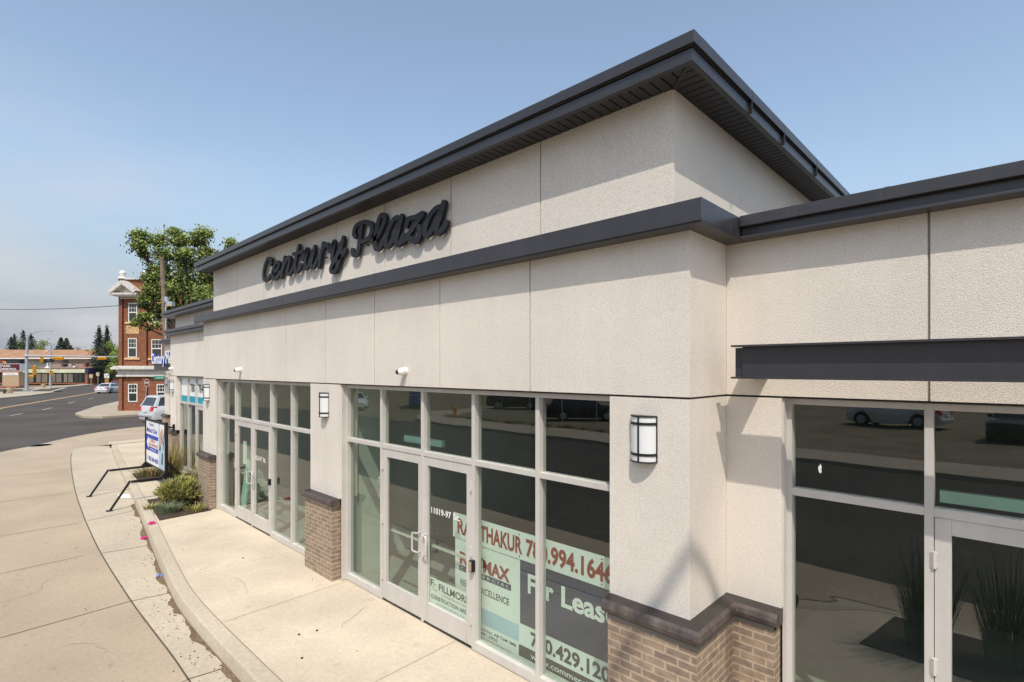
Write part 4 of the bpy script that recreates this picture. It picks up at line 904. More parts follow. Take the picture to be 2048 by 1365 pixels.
        b = MB(); mx = S['gb'][1] - .45; b.box(mx, mx + .2, s * (S['w'] - .05), s * (S['w'] + .13), S['belt'] + .0, S['belt'] + .15); b.build('mirror', pm, t, bevel=.03)
    b = MB(); b.box(rx - .05, rx + .12, -S['w'] * .86, S['w'] * .86, .42, .60); b.build('bumper', pm, t, bevel=.04)
    b = MB(); b.box(rx - .055, rx - .02, -.16, .16, .72, .86); b.build('number_plate', WHITE, t)
    return t
silver = paint('silver', (.62, .63, .64), .2); red = paint('red', (.4, .02, .02), .2); blue = paint('blue', (.01, .07, .32), .4); blackp = paint('black', (.012, .012, .014), .3); whitep = paint('white', (.7, .7, .7), .1)
VA = AZ  # heading helpers: angle of the view axis in plan
vx, vy = atan2(FW[1], FW[0]), 0
p = gp(318, 842, ZR); p = far(373, 35.8)
make_car('minivan', 'van', silver, 'silver minivan parked in the side street, half hidden by the clinic pillar', 'minivan', (p[0], p[1], ZR), vx - radians(30))
p = far(221, 76); make_car('parked_car', 'sedan', silver, 'silver sedan driving away on the far road', 'car', (p[0], p[1], ZR), vx + radians(11))
p = far(240.5, 92); make_car('parked_car', 'sedan', red, 'red car just ahead of the silver sedan at the edge of the brick block', 'car', (p[0], p[1], ZR), vx + radians(8))
REFL = 'vehicles across the street seen as reflections'
make_car('pickup_truck', 'pickup', blue, 'blue pickup truck reflected in the near storefront transom glass', 'truck', (-40.3, -21, -.2), radians(215), REFL)
make_car('parked_car', 'sedan', whitep, 'white car reflected in the left transom pane of the near storefront', 'car', (-42.5, -15.5, -.2), radians(20), REFL)
make_car('parked_car', 'suv', blackp, 'black sport utility car reflected in the transom pane beside the corner pillar', 'car', (-20.2, -19.3, -.07), radians(-42), REFL)
make_car('parked_car', 'suv', blackp, 'dark car on the lawn edge reflected in the middle transom panes', 'car', (-30.0, -23.4, -.07), radians(-25), REFL)
make_car('parked_car', 'suv', silver, 'silver sport utility car reflected in the right hand window', 'car', (-5.0, -28, -.07), radians(195), REFL)
make_car('parked_car', 'suv', blackp, 'black off-roader reflected at the far right window above the door', 'car', (.2, -24.5, -.07), radians(100), REFL)
# things across the street
t = thing('fire_hydrant', 'yellow fire hydrant reflected in the near storefront transom', 'hydrant', (-29.0, -15.9, -.07))
b = MB(); b.lathe([(.16, 0), (.16, .05), (.11, .07), (.11, .52), (.14, .54), (.14, .58), (.10, .66), (.04, .72), (.03, .78)], (0, 0, 0), 14); b.build('barrel', SIGNY, t, smooth=True)
for s in (-1, 1): b = MB(); b.lathe([(.06, s * .10), (.06, s * .2), (.045, s * .21)], (0, 0, .42), 10, 0, 'x'); b.build('outlet', SIGNY, t)
b = MB()
for i in range(8):
    x = -33 + i * 2.6; y = -17.0 + (.2 if i else -1.5); b.tube([(x, y, -.1), (x, y, 1.9)], .03, 6)
b.tube([(-33 + 2.6, -16.8, 1.85), (-33 + 7 * 2.6, -16.8, 1.85)], .02, 6); tag(b.build('wire_fence', GALV), 'thin post and rail fence across the street seen in reflection', 'fence')
b = MB(); rg2 = random.Random(5)
for i in range(260): blades(b, (rg2.uniform(-29, -8), -14.75 - abs(rg2.gauss(0, .25)), 0), 6, .28, .15, .8, .03, [0, 1, 2], rg2, h0=-.07)
tag(b.build('verge_grass', GRASSM, fix=False), 'rough grass growing along the opposite pavement', 'grass', kind='stuff')
t = thing('street_lamp', 'tall galvanised street lamp by the road whose curved arm shades the corner pillar', 'street lamp', (2.61, -.30, ZR))
b = MB(); arm = [(2.61, -.30, 10.2), (2.61, -.34, 10.9), (2.61, -.48, 11.3), (2.61, -.72, 11.6), (2.61, -1.0, 11.79), (2.61, -1.4, 11.95), (2.61, -2.0, 12.08), (2.61, -3.2, 12.15)]
b.tube([(2.61, -.30, ZR), (2.61, -.30, 6), (2.61, -.30, 10.2)], [.12, .10, .08], 12); b.build('pole', GALV, t, world=True, smooth=True)
b = MB(); b.tube(arm, .06, 10); b.build('arm', GALV, t, world=True, smooth=True)
b = MB(); b.lathe([(.02, -.35), (.13, -.25), (.15, .1), (.06, .38)], (2.61, -3.45, 12.15), 10, 0, 'y'); b.build('lamp_head', GALV, t, world=True)

# ================================================================ POLES, SIGNALS, SIGNS
D = 34.0; x, y = far(325.5, D); t = thing('utility_pole', 'weathered wooden utility pole rising behind the low clinic roof', 'utility pole', (x, y, ZS), RZ_VIEW)
b = MB(); b.tube([(.42, 0, 0), (.2, 0, 5), (-.06, 0, hgt(513, D))], [.17, .15, .12], 12); b.build('shaft', WOOD, t, smooth=True)
k = D / FOC
b = MB(); b.box(.50, .86, -.4, -.1, hgt(612, D), hgt(603, D)); b.box(.30, .50, -.3, -.1, hgt(604, D), hgt(594, D)); b.tube([(.33, -.2, 0), (.33, -.2, hgt(600, D))], .045, 8)
b.tube([(.12, -.15, hgt(611, D)), (.18, -.2, hgt(600, D)), (.3, -.2, hgt(593, D)), (.42, -.2, hgt(594, D))], .03, 6); b.tube([(.4, -.2, hgt(603, D)), (.42, -.2, hgt(611, D)), (.55, -.2, hgt(612, D))], .02, 6); b.build('meter_box', GALV, t)
b = MB(); b.box(.62, .86, -.41, -.4, hgt(612, D), hgt(610, D)); b.box(-.25, .2, -.15, -.1, hgt(605, D), hgt(604, D)); b.build('tag_strip', SIGNY, t)
b = MB(); P0 = Vector((*far(325, D), hgt(605, D))); P1 = Vector((*far(-260, 60), hgt(594, 60)))
b.tube([P0.lerp(P1, i / 24) + V(0, 0, -.9 * 4 * (i / 24) * (1 - i / 24)) for i in range(25)], .022, 5); tag(b.build('overhead_wire', BLACK), 'thin black overhead wire running left from the utility pole', 'cable')
D = 38.6; x, y = far(288, D); t = thing('stop_sign', 'red stop sign on a leaning post by the brick block', 'sign', (x, y, ZS), RZ_VIEW)
b = MB(); b.tube([(0, 0, -.05), (.26, 0, 2.62)], .035, 8); b.build('post', GALV, t)
def octa(r, y): return [(.25 + r * .62 * cos(pi / 8 + i * pi / 4), y, 2.33 + r * sin(pi / 8 + i * pi / 4)) for i in range(8)]
b = MB(); b.prism(octa(.30, -.06), (0, .012, 0), 1); b.face(octa(.275, -.063), 0); b.text('STOP', (.25, -.066, 2.25), (1, 0, 0), (0, 0, 1), .15, 1, .55, .02, True); b.build('face', [STOPR, WHITE], t, fix=False)
D = 37.0; x, y = far(331, D); t = thing('street_name_sign', 'green street name plate reading 110A AV by the end pillar', 'sign', (x, y, ZS), RZ_VIEW)
b = MB(); b.tube([(0, .05, 0), (0, .05, 3.1)], .035, 8); b.build('post', GALV, t)
b = MB(); b.box(-.82, .05, -.02, 0, 2.60, 2.84, 0); b.text('110 A AV', (-.40, -.023, 2.66), (1, 0, 0), (0, 0, 1), .12, 1, .8, .005, True); b.build('plate', [GREENS, WHITE], t, fix=False)

def signal_head(px, py, D, vert, label, n=3, s=1.0, side=False):
    x, y = far(px, D); t = thing('traffic_signal', label, 'traffic light', (x, y, hgt(py, D)), RZ_VIEW, 'traffic light heads')
    L = .36 * n * s; w = .36 * s
    b = MB(); (b.box(-w / 2, w / 2, -.12, .12, -L / 2, L / 2) if vert else b.box(-L / 2, L / 2, -.12, .12, -w / 2, w / 2)); b.build('housing', SIGNY, t, bevel=.04)
    b = MB()
    for i in range(n):
        o = (i - (n - 1) / 2) * .36 * s; c = (0, -.13, o) if vert else (o, -.13, 0); b.lathe([(.13 * s, -.02), (.13 * s, -.16), (.11 * s, -.16), (.11 * s, -.02)], (c[0], c[1], c[2]), 10, 0, 'y')
    b.build('visor', SIGNY, t); return t
D = 79.5; x, y = far(53, D); t = thing('signal_pole', 'grey traffic signal pole with long mast arm and curved lamp arm', 'signal pole', (x, y, ZS), RZ_VIEW)
kk = D / FOC
b = MB(); b.tube([(0, 0, 0), (.02, 0, 5.4), (.15, 0, hgt(675, D))], [.22, .19, .13], 12); b.tube([(0, 0, 0), (0, 0, .25)], .42, 12); b.build('shaft', GALV, t, smooth=True)
b = MB(); b.tube([(.15, 0, hgt(680, D)), (.3, 0, hgt(672, D)), (.9, 0, hgt(666, D)), (1.9, 0, hgt(662, D)), (2.8, 0, hgt(661, D)), (3.8, 0, hgt(662, D))], .06, 8); b.box(3.0, 3.9, -.1, .1, hgt(662.5, D), hgt(661, D)); b.build('lamp_arm', GALV, t)
b = MB(); b.tube([(0, 0, hgt(711.5, D)), (6, 0, hgt(712.2, D)), (13.7, 0, hgt(713.5, D))], [.16, .13, .07], 10); b.ball((.05, -.05, hgt(711.5, D)), .28); b.build('mast_arm', GALV, t)
signal_head(117.5, 717.5, D, False, 'horizontal yellow traffic light on the mast arm, nearer the pole', 3, 1.25); signal_head(204, 717.5, D, False, 'horizontal yellow traffic light near the tip of the mast arm', 3, 1.15)
signal_head(69.5, 741, D, True, 'vertical yellow traffic light on the right of the grey signal pole', 4, 1.0); signal_head(84, 719.5, 84, True, 'yellow traffic light seen edge on below the mast arm', 3, .9)
signal_head(63, 753, D, False, 'low yellow walk signal box on the grey signal pole', 2, .95); signal_head(103, 746, 95, True, 'small yellow signal on the farther lamp pole', 2, 1.1)
D = 96; x, y = far(100.5, D); t = thing('street_lamp', 'farther grey lamp pole with two curved arms', 'street lamp', (x, y, ZS), RZ_VIEW)
b = MB(); b.tube([(0, 0, 0), (.1, 0, hgt(690, D))], [.2, .12], 10); b.build('pole', GALV, t)
b = MB(); b.tube([(.1, 0, hgt(695, D)), (0, 0, hgt(684, D)), (-.3, 0, hgt(681, D))], .09, 8); b.tube([(.1, 0, hgt(698, D)), (.6, 0, hgt(690, D)), (1.3, 0, hgt(684.5, D))], .05, 8); b.box(-.6, -.1, -.1, .1, hgt(679, D), hgt(677, D)); b.build('arm', GALV, t)
b = MB(); b.box(-1.8, .6, -.15, .15, hgt(724, D), hgt(722, D)); b.box(.05, .5, -.2, .2, hgt(724, D), hgt(717, D)); b.build('signal_bracket', BLACK, t)
def road_sign(px, py0, py1, w, D, m, base, label, deco=None, name='road_sign'):
    x, y = far(px, D); t = thing(name, label, 'sign', (x, y, ZS), RZ_VIEW); b = MB(); b.tube([(0, .05, 0), (0, .05, hgt(py0, D))], .05, 6); b.build('post', GALV, t)
    b = MB(); b.box(-w / 2, w / 2, -.02, .02, hgt(py1, D) , hgt(py0, D)); ms = [m, CHAR, SIGNY]
    if deco: deco(b, D)
    b.build('plate', ms, t, fix=False)
def arrow(b, D):
    z0, z1 = hgt(756, D), hgt(747.5, D); h = z1 - z0
    b.tube([(-.15, -.03, z0 + .1), (.05, -.03, z0 + .35 * h), (.3, -.03, z0 + .8 * h)], .05, 5, 1); b.face([(.15, -.04, z0 + .75 * h), (.4, -.04, z0 + .95 * h), (.42, -.04, z0 + .6 * h)], 1); b.face([(-.32, -.04, z0 + .55 * h), (-.1, -.04, z0 + .55 * h), (-.2, -.04, z0 + .85 * h)], 1)
    zb0, zb1 = hgt(768, D), hgt(757.5, D); b.box(-.36, .36, -.02, .02, zb0, zb1, 2)
    for i in range(3): z = zb0 + (zb1 - zb0) * (i + .2) / 3; d = (zb1 - zb0) / 6; b.face([(-.36, -.03, z + d), (.36, -.03, z - d * .6), (.36, -.03, z + d * .4), (-.36, -.03, min(zb1, z + d * 2))], 1)
road_sign(213.5, 747.2, 756, .95, 104, WHITE, 0, 'white keep right arrow sign above a yellow and black striped board', arrow)
road_sign(182, 748.5, 756, .7, 103, mat('sign_back', (.42, .38, .28), .6), 0, 'grey back of a road sign left of its twin')
road_sign(195.5, 744.8, 752, .65, 106, mat('sign_back', (0, 0, 0)), 0, 'grey back of a taller road sign right of its twin')

# ================================================================ PARK MEMORIAL
D = 92; x, y = far(26, D); t = thing('monument_sign', 'maroon Park Memorial sign on a tan pylon', 'sign', (x, y, ZS), RZ_VIEW); k = D / FOC
def hz(py): return hgt(py, D) - ZS
b = MB(); b.box(-17 * k, 16 * k, -.4, .6, -.2, hz(745)); b.build('pylon', TAN, t)
b = MB(); b.box(-19 * k, 19 * k, -.5, .6, hz(742), hz(728.5), 0); b.box(-19.6 * k, 19.6 * k, -.49, .61, hz(743), hz(727.8), 1)
b.text('PARK', (-17.5 * k, -.505, hz(734.4)), (1, 0, 0), (0, 0, 1), 4.2 * k, 2, 1.25, .01); b.text('MEMORIAL', (-17.5 * k, -.505, hz(740.6)), (1, 0, 0), (0, 0, 1), 4.2 * k, 2, 1.02, .01); b.build('name_panel', [MAROON, WHITE, WHITE], t, fix=False)
b = MB(); b.box(-19 * k, 19 * k, -.5, .5, hz(727.5), hz(719), 0); b.box(-17 * k, -12 * k, -.51, -.5, hz(726), hz(722), 1); b.box(-8 * k, 17 * k, -.51, -.5, hz(725.5), hz(722), 2); b.box(-13 * k, -8 * k, -.515, -.51, hz(726.5), hz(723.5), 3); b.build('picture_panel', [BLACK, REDO, CHAR, SIGNY], t)
b = MB(); b.box(-14.5 * k, 14.5 * k, -.45, .5, hz(751), hz(746), 0); b.text('FUNERAL DIRECTORS', (0, -.455, hz(749.5)), (1, 0, 0), (0, 0, 1), 1.7 * k, 1, .8, .01, True); b.build('sub_panel', [WHITE, CHAR], t, fix=False)
b = MB(); b.box(-18 * k, 19 * k, -1.2, 1, -.2, .28); b.build('base_border', TERRA, t)
for i, (px, py, w, h, l) in enumerate([(20, 787, 10, 12, 'squat tan concrete planter pot on the traffic island'), (87, 775.5, 8, 7, 'tan concrete planter pot on the far lawn edge'), (9, 787.5, 5, 6, 'small dark pot beside the tan planter on the island')]):
    D = (EYE - ZS) * FOC / (py - HOR); x, y = far(px, D); k = D / FOC; t = thing('planter_pot', l, 'planter', (x, y, ZS))
    b = MB(); b.lathe([(w / 2 * k * .8, 0), (w / 2 * k, h * k * .5), (w / 2 * k * .95, h * k), (w / 2 * k * .8, h * k), (w / 2 * k * .8, h * k * .9)], (0, 0, 0), 14); b.build('pot', TAN if i < 2 else CHAR, t)
    b = MB(); blades(b, (0, 0), 60, .35, w / 2 * k * .6, .8, .05, [0, 1, 2], rg2, h0=h * k * .85); b.build('flowers', GRASSM, t, fix=False)
D = 114; x, y = far(0, D); PM = thing('memorial_building', 'long low funeral home with brown shingle roofs and a dark window band', 'building', (x, y, ZS), RZ_VIEW); k = D / FOC
def h2(py): return hgt(py, D) - ZS
def u(px): return px * k
def pm(mb, n, m, **kw): return mb.build(n, m, PM, **kw)
b = MB(); b.box(u(-160), u(166), 9, 18, 0, h2(715)); pm(b, 'upper_wall', CREAM)
b = MB(); b.prism([(u(-170), 7.5, h2(716)), (u(-170), 7.5, h2(714.8)), (u(-170), 13.5, h2(695.5)), (u(-170), 19.5, h2(715))], (u(343), 0, 0)); pm(b, 'upper_roof', ROOFB)
b = MB(); b.box(u(-172), u(174), 7.35, 7.6, h2(717), h2(715)); b.prism([(u(173), 7.4, h2(715)), (u(173), 13.5, h2(694.5)), (u(173), 19.6, h2(715))], (u(1.5), 0, 0), 1); pm(b, 'eave', [WHITE, BLACK])
b = MB()
for a, c in [(55, 67), (157, 163), (10, 20)]: b.box(u(a), u(c), 8.9, 9.0, h2(726), h2(717.5))
b.box(u(167), u(172), 9.5, 9.6, h2(728), h2(717)); pm(b, 'upper_window', WINDOW)
b = MB(); b.prism([(u(47), 2, h2(738)), (u(166), 2, h2(738)), (u(168), 8.9, h2(725)), (u(49), 8.9, h2(725))], (0, .1, -.2)); pm(b, 'lower_roof', ROOFD)
b = MB(); b.box(u(-60), u(176), 0, 8.9, 0, h2(746)); pm(b, 'lower_wall', BLACK)
b = MB(); b.box(u(47), u(172), -.25, 3, h2(746), h2(737.5), 0); b.box(u(46), u(173), -.35, 3, h2(737.5), h2(736.5), 1); b.box(u(172), u(179), -.3, 4, h2(746), h2(738), 2); b.box(u(-60), u(47), -.25, 3, h2(746), h2(736), 1); b.box(u(-12), u(3), -.3, -.25, h2(743), h2(739.5), 3); pm(b, 'fascia', [mat('fascia_print', (.50, .52, .36), .6, var=.3, scale=.6), TERRA, NAVY, WHITE])
b = MB(); b.box(u(-60), u(176), -.1, 0, 0, h2(766)); b.box(u(171), u(176), -.12, 4, 0, h2(746)); pm(b, 'brick_sill', RBRICK)
SH = mat('blind', (.17, .145, .11), .7, var=.25, scale=.6)
for a, c in [(58, 67), (73, 82), (84, 95), (105, 111), (113, 123), (128, 135), (137, 146), (149, 156), (158, 164)]:
    b = MB(); b.box(u(a), u(c), -.05, 0, h2(765), h2(747)); pm(b, 'window', SH if a < 140 else WINDOW)
b = MB(); b.box(u(137), u(142), 4, 5, h2(738), h2(726)); pm(b, 'chimney', TERRA)
b = MB(); b.box(u(122), u(127), 3, 4, h2(735), h2(732), 0); b.box(u(106), u(112), 4, 5, h2(736), h2(728), 1); b.box(u(91), u(97), 4, 5, h2(733), h2(728), 2); b.lathe([(.5, 0), (.25, .3), (.12, .5), (.12, 1.2)], (u(78.5), 2, h2(737)), 8, 0); b.box(u(25), u(30), 8, 8.6, h2(700.5), h2(699), 0); pm(b, 'roof_vent', [WHITE, GALV, CHAR])
b = MB(); b.prism([(u(170), 4, h2(742)), (u(182), 4, h2(742)), (u(178), 12, h2(731)), (u(168), 12, h2(731))], (0, .1, -.2)); b.box(u(174), u(180), 4.2, 12, 0, h2(742)); pm(b, 'side_wing', [ROOFD])

# ================================================================ TREES
def leaf(b, p, s, m, rnd):
    n = Vector((rnd.gauss(0, 1), rnd.gauss(0, 1), rnd.gauss(0, 1) + .6)).normalized(); a = n.orthogonal().normalized(); a = (Matrix.Rotation(rnd.uniform(0, 6.28), 3, n) @ a); c = n.cross(a)
    b.face([p - a * s, p - c * s * .55, p + a * s, p + c * s * .55], m)
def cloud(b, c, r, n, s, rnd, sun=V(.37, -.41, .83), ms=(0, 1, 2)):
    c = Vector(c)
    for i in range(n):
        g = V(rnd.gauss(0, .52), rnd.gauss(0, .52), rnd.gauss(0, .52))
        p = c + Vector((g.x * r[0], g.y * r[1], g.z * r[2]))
        q = g.dot(sun) * 1.3 + rnd.uniform(-.6, .6); leaf(b, p, s * rnd.uniform(.6, 1.2), ms[0] if q > .3 else (ms[1] if q > -.35 else ms[2]), rnd)  # leaf material picked by the side facing the sun: shading put into colour
def big_tree(px, D, base, label, clumps, seed, lsize, per):
    rnd = random.Random(seed); x, y = far(px, D); t = thing('broadleaf_tree', label, 'tree', (x, y, base), RZ_VIEW); k = D / FOC
    tr = MB(); lf = MB(); top = V(0, 0, 4.2); tr.tube([(0, 0, -.2), (.05, 0, 1.5), (.0, .05, 4.2)], [.36, .28, .22], 9)
    for (cx, cy, r) in clumps:
        c = V((cx - px) * k, rnd.uniform(-1.6, 1.6), hgt(cy, D) - base); rr = r * k
        mid = top.lerp(c, .5) + V(rnd.uniform(-.3, .3), rnd.uniform(-.3, .3), .35)
        tr.tube([top + V(0, 0, rnd.uniform(-1, .6)), mid, c], [.11, .06, .015], 6)
        for j in range(5):
            d = V(rnd.gauss(0, 1), rnd.gauss(0, 1), rnd.gauss(0, .8)).normalized() * rr * .95; tr.tube([mid.lerp(c, .6), c + d * .6 + V(0, 0, .1), c + d], [.03, .015, .005], 4)
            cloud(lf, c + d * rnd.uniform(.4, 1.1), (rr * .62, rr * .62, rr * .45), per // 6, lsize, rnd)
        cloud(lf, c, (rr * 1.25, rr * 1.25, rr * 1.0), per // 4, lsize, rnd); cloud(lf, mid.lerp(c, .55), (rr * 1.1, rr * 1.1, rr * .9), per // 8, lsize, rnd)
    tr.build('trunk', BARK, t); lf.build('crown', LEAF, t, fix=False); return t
cl = [(293, 481, 13), (270, 494, 6), (312, 480, 16), (338, 476, 20), (365, 484, 18), (395, 482, 16), (425, 478, 15), (448, 486, 12), (305, 503, 15), (284, 506, 8), (330, 510, 22), (358, 520, 20), (385, 515, 16), (322, 540, 16), (350, 550, 24), (385, 545, 24), (412, 540, 20), (430, 515, 16),
      (312, 562, 13), (325, 570, 22), (310, 585, 15), (298, 602, 11), (310, 600, 20), (340, 592, 22), (375, 580, 26), (405, 580, 26), (305, 622, 13), (294, 612, 7), (312, 640, 10), (330, 620, 16), (395, 612, 22), (425, 595, 22), (440, 560, 20), (292, 648, 6)]
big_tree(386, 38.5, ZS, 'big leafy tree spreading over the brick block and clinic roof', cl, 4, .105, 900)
def poplar(px, py0, py1, w, D, label, ms=CONIF, seed=1, dens=700, group=None):
    rnd = random.Random(seed); x, y = far(px, D); k = D / FOC; t = thing('poplar_tree', label, 'tree', (x, y, ZS), RZ_VIEW, group); H = (py1 - py0) * k; z0 = hgt(py1, D) - ZS
    b = MB(); b.tube([(0, 0, -.1), (0, 0, z0 + H * .6)], [.25, .05], 6); b.build('trunk', BARK, t); lf = MB()
    for i in range(9):
        q = i / 8; r = w / 2 * k * (.8 + .45 * sin(pi * min(1, q * 1.05 + .15))) * (1 - q ** 5 * .7); cloud(lf, (rnd.uniform(-.12, .12) * r, 0, z0 + H * (q * .95 + .02)), (r * 1.15, r * 1.15, H * .12), dens // 6, .05 * w * k + .08, rnd)
    lf.build('crown', ms, t, fix=False)
PG = 'dark columnar poplars behind the long brown roof'
poplar(22, 676, 700, 10, 150, 'shortest leftmost dark poplar behind the brown roof', seed=1); poplar(29, 671, 700, 10, 151, 'dark poplar touching the shortest one behind the brown roof', seed=2)
poplar(46.5, 664, 700, 12, 150, 'tallest dark poplar behind the brown roof', seed=3); poplar(62, 670, 700, 12, 149, 'dark poplar right behind the grey signal pole', seed=4)
poplar(198, 663, 762, 19, 120, 'tall dark poplar in the grove left of the brick block', CONIF, 5, 3000); poplar(214, 663, 762, 18, 117, 'slim dark poplar beside the tall one in the grove', CONIF, 6, 3000)
def bush(px, py0, py1, w, D, label, ms, seed, n=1200, name='broadleaf_tree'):
    rnd = random.Random(seed); x, y = far(px, D); k = D / FOC; t = thing(name, label, 'tree', (x, y, ZS), RZ_VIEW); b = MB(); zc = hgt(py1, D) - ZS; H = (py1 - py0) * k; R = w / 2 * k
    b.tube([(0, 0, -.1), (0, 0, zc + H * .4)], [.22, .08], 6); b.build('trunk', BARK, t); lf = MB()
    for i in range(9):
        a = rnd.uniform(0, 6.28); e = rnd.random() ** .6; c = (R * .65 * e * cos(a), R * .65 * e * sin(a), zc + H * rnd.uniform(.2, .85)); r = R * rnd.uniform(.35, .55); cloud(lf, c, (r, r, min(r, H * .3)), n // 9, .05 * w * k * .5 + .08, rnd)
    lf.build('crown', ms, t, fix=False)
bush(40, 684, 704, 26, 158, 'rounded green tree between the poplars behind the brown roof', LEAF, 1); bush(76, 683, 704, 34, 160, 'rounded green tree right of the poplars behind the brown roof', LEAF, 2)
bush(188, 694, 762, 34, 128, 'mid green tree at the left of the grove', LEAF, 3, 3000); bush(228, 672, 765, 34, 110, 'green tree against the left edge of the brick block', LEAF, 4, 3500); bush(233, 700, 750, 26, 100, 'bright yellow green tree beside the brick block', [LEAF[0], LEAF[0], LEAF[1]], 5, 1300)
bush(206, 715, 768, 40, 118, 'dark understorey tree low in the grove', CONIF, 6, 3000); bush(178, 738, 768, 16, 122, 'low dark bush left of the grove by the sign backs', CONIF, 7, 700, 'bush')
bush(212, 752, 769, 40, 126, 'low hedge at the back of the grove', [LEAF[1], LEAF[2], LEAF[2]], 8, 900, 'bush')
def spruce(px, py0, py1, w, D, label, seed):
    rnd = random.Random(seed); x, y = far(px, D); k = D / FOC; t = thing('spruce_tree', label, 'tree', (x, y, ZS), RZ_VIEW); b = MB(); z1 = hgt(py0, D) - ZS; z0 = hgt(py1, D) - ZS
    b.tube([(0, 0, -.1), (0, 0, z1)], [.25, .03], 6); b.build('trunk', BARK, t); lf = MB(); H = z1 - z0
    for i in range(9):
        q = i / 8; r = w / 2 * k * (1 - q * .85)
        for j in range(9):
            a = j * 2 * pi / 9 + i; cloud(lf, (r * .62 * cos(a), r * .62 * sin(a), z1 - H * (1 - q) - r * .1), (r * .4, r * .4, H * .035), 22, .25, rnd, ms=(0, 1, 1))
    lf.build('crown', CONIF, t, fix=False)
spruce(122, 677, 702, 24, 150, 'dark spruce above the brown roof', 1); spruce(133, 678, 703, 22, 154, 'second dark spruce just right of the first above the brown roof', 2)
bush(142, 689, 702, 16, 152, 'small dark rounded tree right of the spruces', CONIF, 9, 400)
rnd = random.Random(2); x, y = far(156, 155); t = thing('bare_tree', 'bare pinkish grey tree right of the spruces', 'tree', (x, y, ZS), RZ_VIEW); b = MB(); k = 155 / FOC; zt = hgt(700, 155) - ZS
b.tube([(0, 0, 0), (0, 0, zt)], [.25, .15], 6)
for i in range(46):
    a = rnd.uniform(-1.1, 1.1); L = rnd.uniform(.9, 2.4); p = V(0, 0, zt - rnd.uniform(0, 1.5)); q = p + V(sin(a) * L, rnd.uniform(-1, 1), cos(a) * L * .9); b.tube([p, p.lerp(q, .5) + V(0, 0, .2), q], [.05, .03, .01], 4)
b.build('trunk', mat('grey_twig', (.30, .24, .22), .9), t)

# ================================================================ LIGHT, SKY, CAMERA
EL, SX = radians(56), radians(42)
S = Vector((sin(SX) * cos(EL), -cos(SX) * cos(EL), sin(EL)))
l = bpy.data.lights.new('sun', 'SUN'); l.energy = 3.65; l.angle = radians(.53); l.color = (1, .94, .84)
o = bpy.data.objects.new('sun', l); COL.objects.link(o); o.location = S * 60; o.rotation_euler = S.to_track_quat('Z', 'Y').to_euler()
w = bpy.data.worlds.new('World'); SC.world = w; w.use_nodes = True; nt = w.node_tree; L = nt.links.new
bg = nt.nodes['Background']; sky = nd(nt, 'ShaderNodeTexSky'); sky.sky_type = 'NISHITA'; sky.sun_disc = False
sky.sun_elevation = EL; sky.sun_rotation = atan2(S.x, S.y); sky.air_density = 1.3; sky.dust_density = 2.5; sky.ozone_density = 2.0; sky.altitude = 600
tc = nd(nt, 'ShaderNodeTexCoord'); sp = nd(nt, 'ShaderNodeSeparateXYZ'); L(tc.outputs['Generated'], sp.inputs[0])
hs = nd(nt, 'ShaderNodeHueSaturation'); hs.inputs['Hue'].default_value = .495; hs.inputs['Saturation'].default_value = .85; hs.inputs['Value'].default_value = 1.28; L(sky.outputs[0], hs.inputs['Color'])
# thin high cloud: stretched noise, stronger low down
mp = nd(nt, 'ShaderNodeMapping'); mp.inputs['Scale'].default_value = (1.2, 1.2, 5.0); mp.inputs['Location'].default_value = (.35, .2, .4); L(tc.outputs['Generated'], mp.inputs[0])
nz = nd(nt, 'ShaderNodeTexNoise'); nz.inputs['Scale'].default_value = 1.7; nz.inputs['Detail'].default_value = 7; nz.inputs['Roughness'].default_value = .55; L(mp.outputs[0], nz.inputs['Vector'])
mr = nd(nt, 'ShaderNodeMapRange'); mr.inputs[1].default_value = .38; mr.inputs[2].default_value = .60; mr.inputs[3].default_value = 0; mr.inputs[4].default_value = .75; L(nz.outputs[0], mr.inputs[0])
fz = nd(nt, 'ShaderNodeMapRange'); fz.inputs[1].default_value = .12; fz.inputs[2].default_value = .42; fz.inputs[3].default_value = 1; fz.inputs[4].default_value = .0; L(sp.outputs[2], fz.inputs[0])
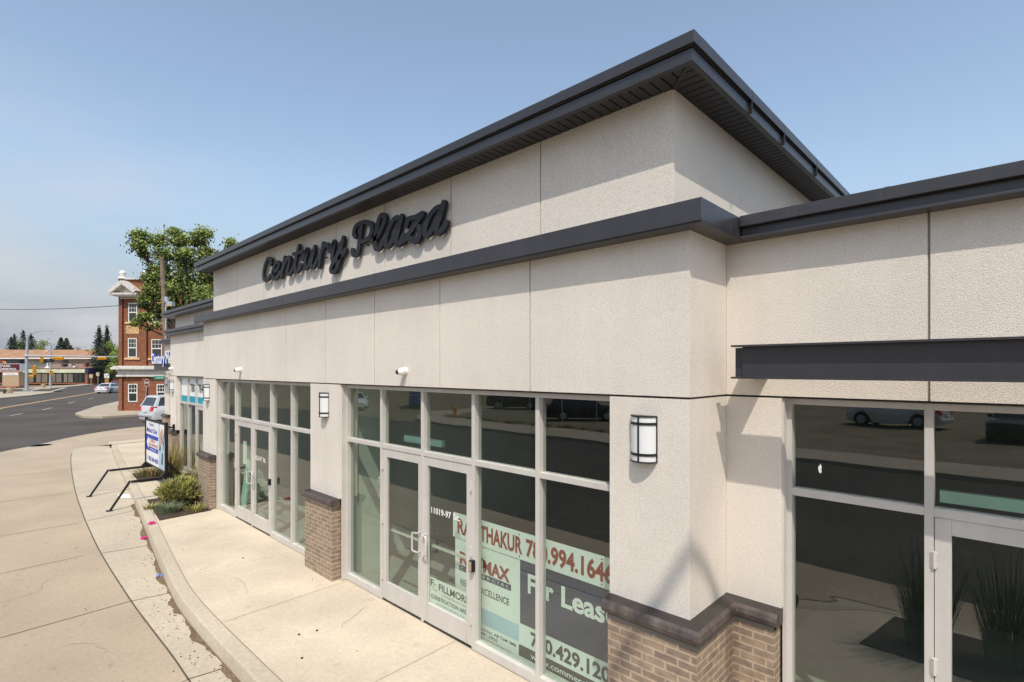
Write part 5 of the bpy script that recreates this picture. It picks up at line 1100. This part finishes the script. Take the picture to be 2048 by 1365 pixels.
mm = nd(nt, 'ShaderNodeMath', operation='MULTIPLY'); lf_ = nd(nt, 'ShaderNodeMapRange'); lf_.inputs[1].default_value = .12; lf_.inputs[2].default_value = .36; lf_.inputs[3].default_value = 1; lf_.inputs[4].default_value = 0; L(sp.outputs[1], lf_.inputs[0]); m2 = nd(nt, 'ShaderNodeMath', operation='MULTIPLY'); L(mr.outputs[0], m2.inputs[0]); L(lf_.outputs[0], m2.inputs[1]); L(m2.outputs[0], mm.inputs[0]); L(fz.outputs[0], mm.inputs[1])
mx = nd(nt, 'ShaderNodeMix', data_type='RGBA'); L(mm.outputs[0], mx.inputs[0]); L(hs.outputs[0], mx.inputs[6]); mx.inputs[7].default_value = (4.9, 4.75, 4.95, 1)
hz_ = nd(nt, 'ShaderNodeMapRange'); hz_.inputs[1].default_value = -.02; hz_.inputs[2].default_value = .35; hz_.inputs[3].default_value = 1.0; hz_.inputs[4].default_value = .0; hz_.interpolation_type = 'SMOOTHSTEP'; L(sp.outputs[2], hz_.inputs[0])
mz = nd(nt, 'ShaderNodeMix', data_type='RGBA'); L(hz_.outputs[0], mz.inputs[0]); L(hs.outputs[0], mz.inputs[6]); mz.inputs[7].default_value = (2.45, 2.75, 3.15, 1); L(mz.outputs[2], mx.inputs[6])
L(mx.outputs[2], bg.inputs['Color']); bg.inputs['Strength'].default_value = .15
cam = bpy.data.cameras.new('camera'); co = bpy.data.objects.new('camera', cam); COL.objects.link(co); SC.camera = co
co.location = (0, 0, EYE); co.rotation_euler = (radians(90), 0, atan2(-FW[0], FW[1])); cam.sensor_width = 36; cam.sensor_fit = 'HORIZONTAL'; cam.lens = 36 * FOC / 2048; cam.shift_y = (HOR - 682.5) / 2048; cam.clip_start = .05; cam.clip_end = 6000
SC.render.engine = 'CYCLES'; SC.view_settings.view_transform = 'Standard'; SC.view_settings.look = 'None'; SC.view_settings.exposure = 0; SC.view_settings.gamma = 1
SC.cycles.max_bounces = 10; SC.cycles.transparent_max_bounces = 16; SC.cycles.diffuse_bounces = 5; SC.cycles.glossy_bounces = 4; SC.cycles.sample_clamp_indirect = 8; SC.cycles.use_denoising = True; SC.cycles.caustics_reflective = True; SC.cycles.blur_glossy = 0.25
SC.cycles.denoising_prefilter = 'ACCURATE'
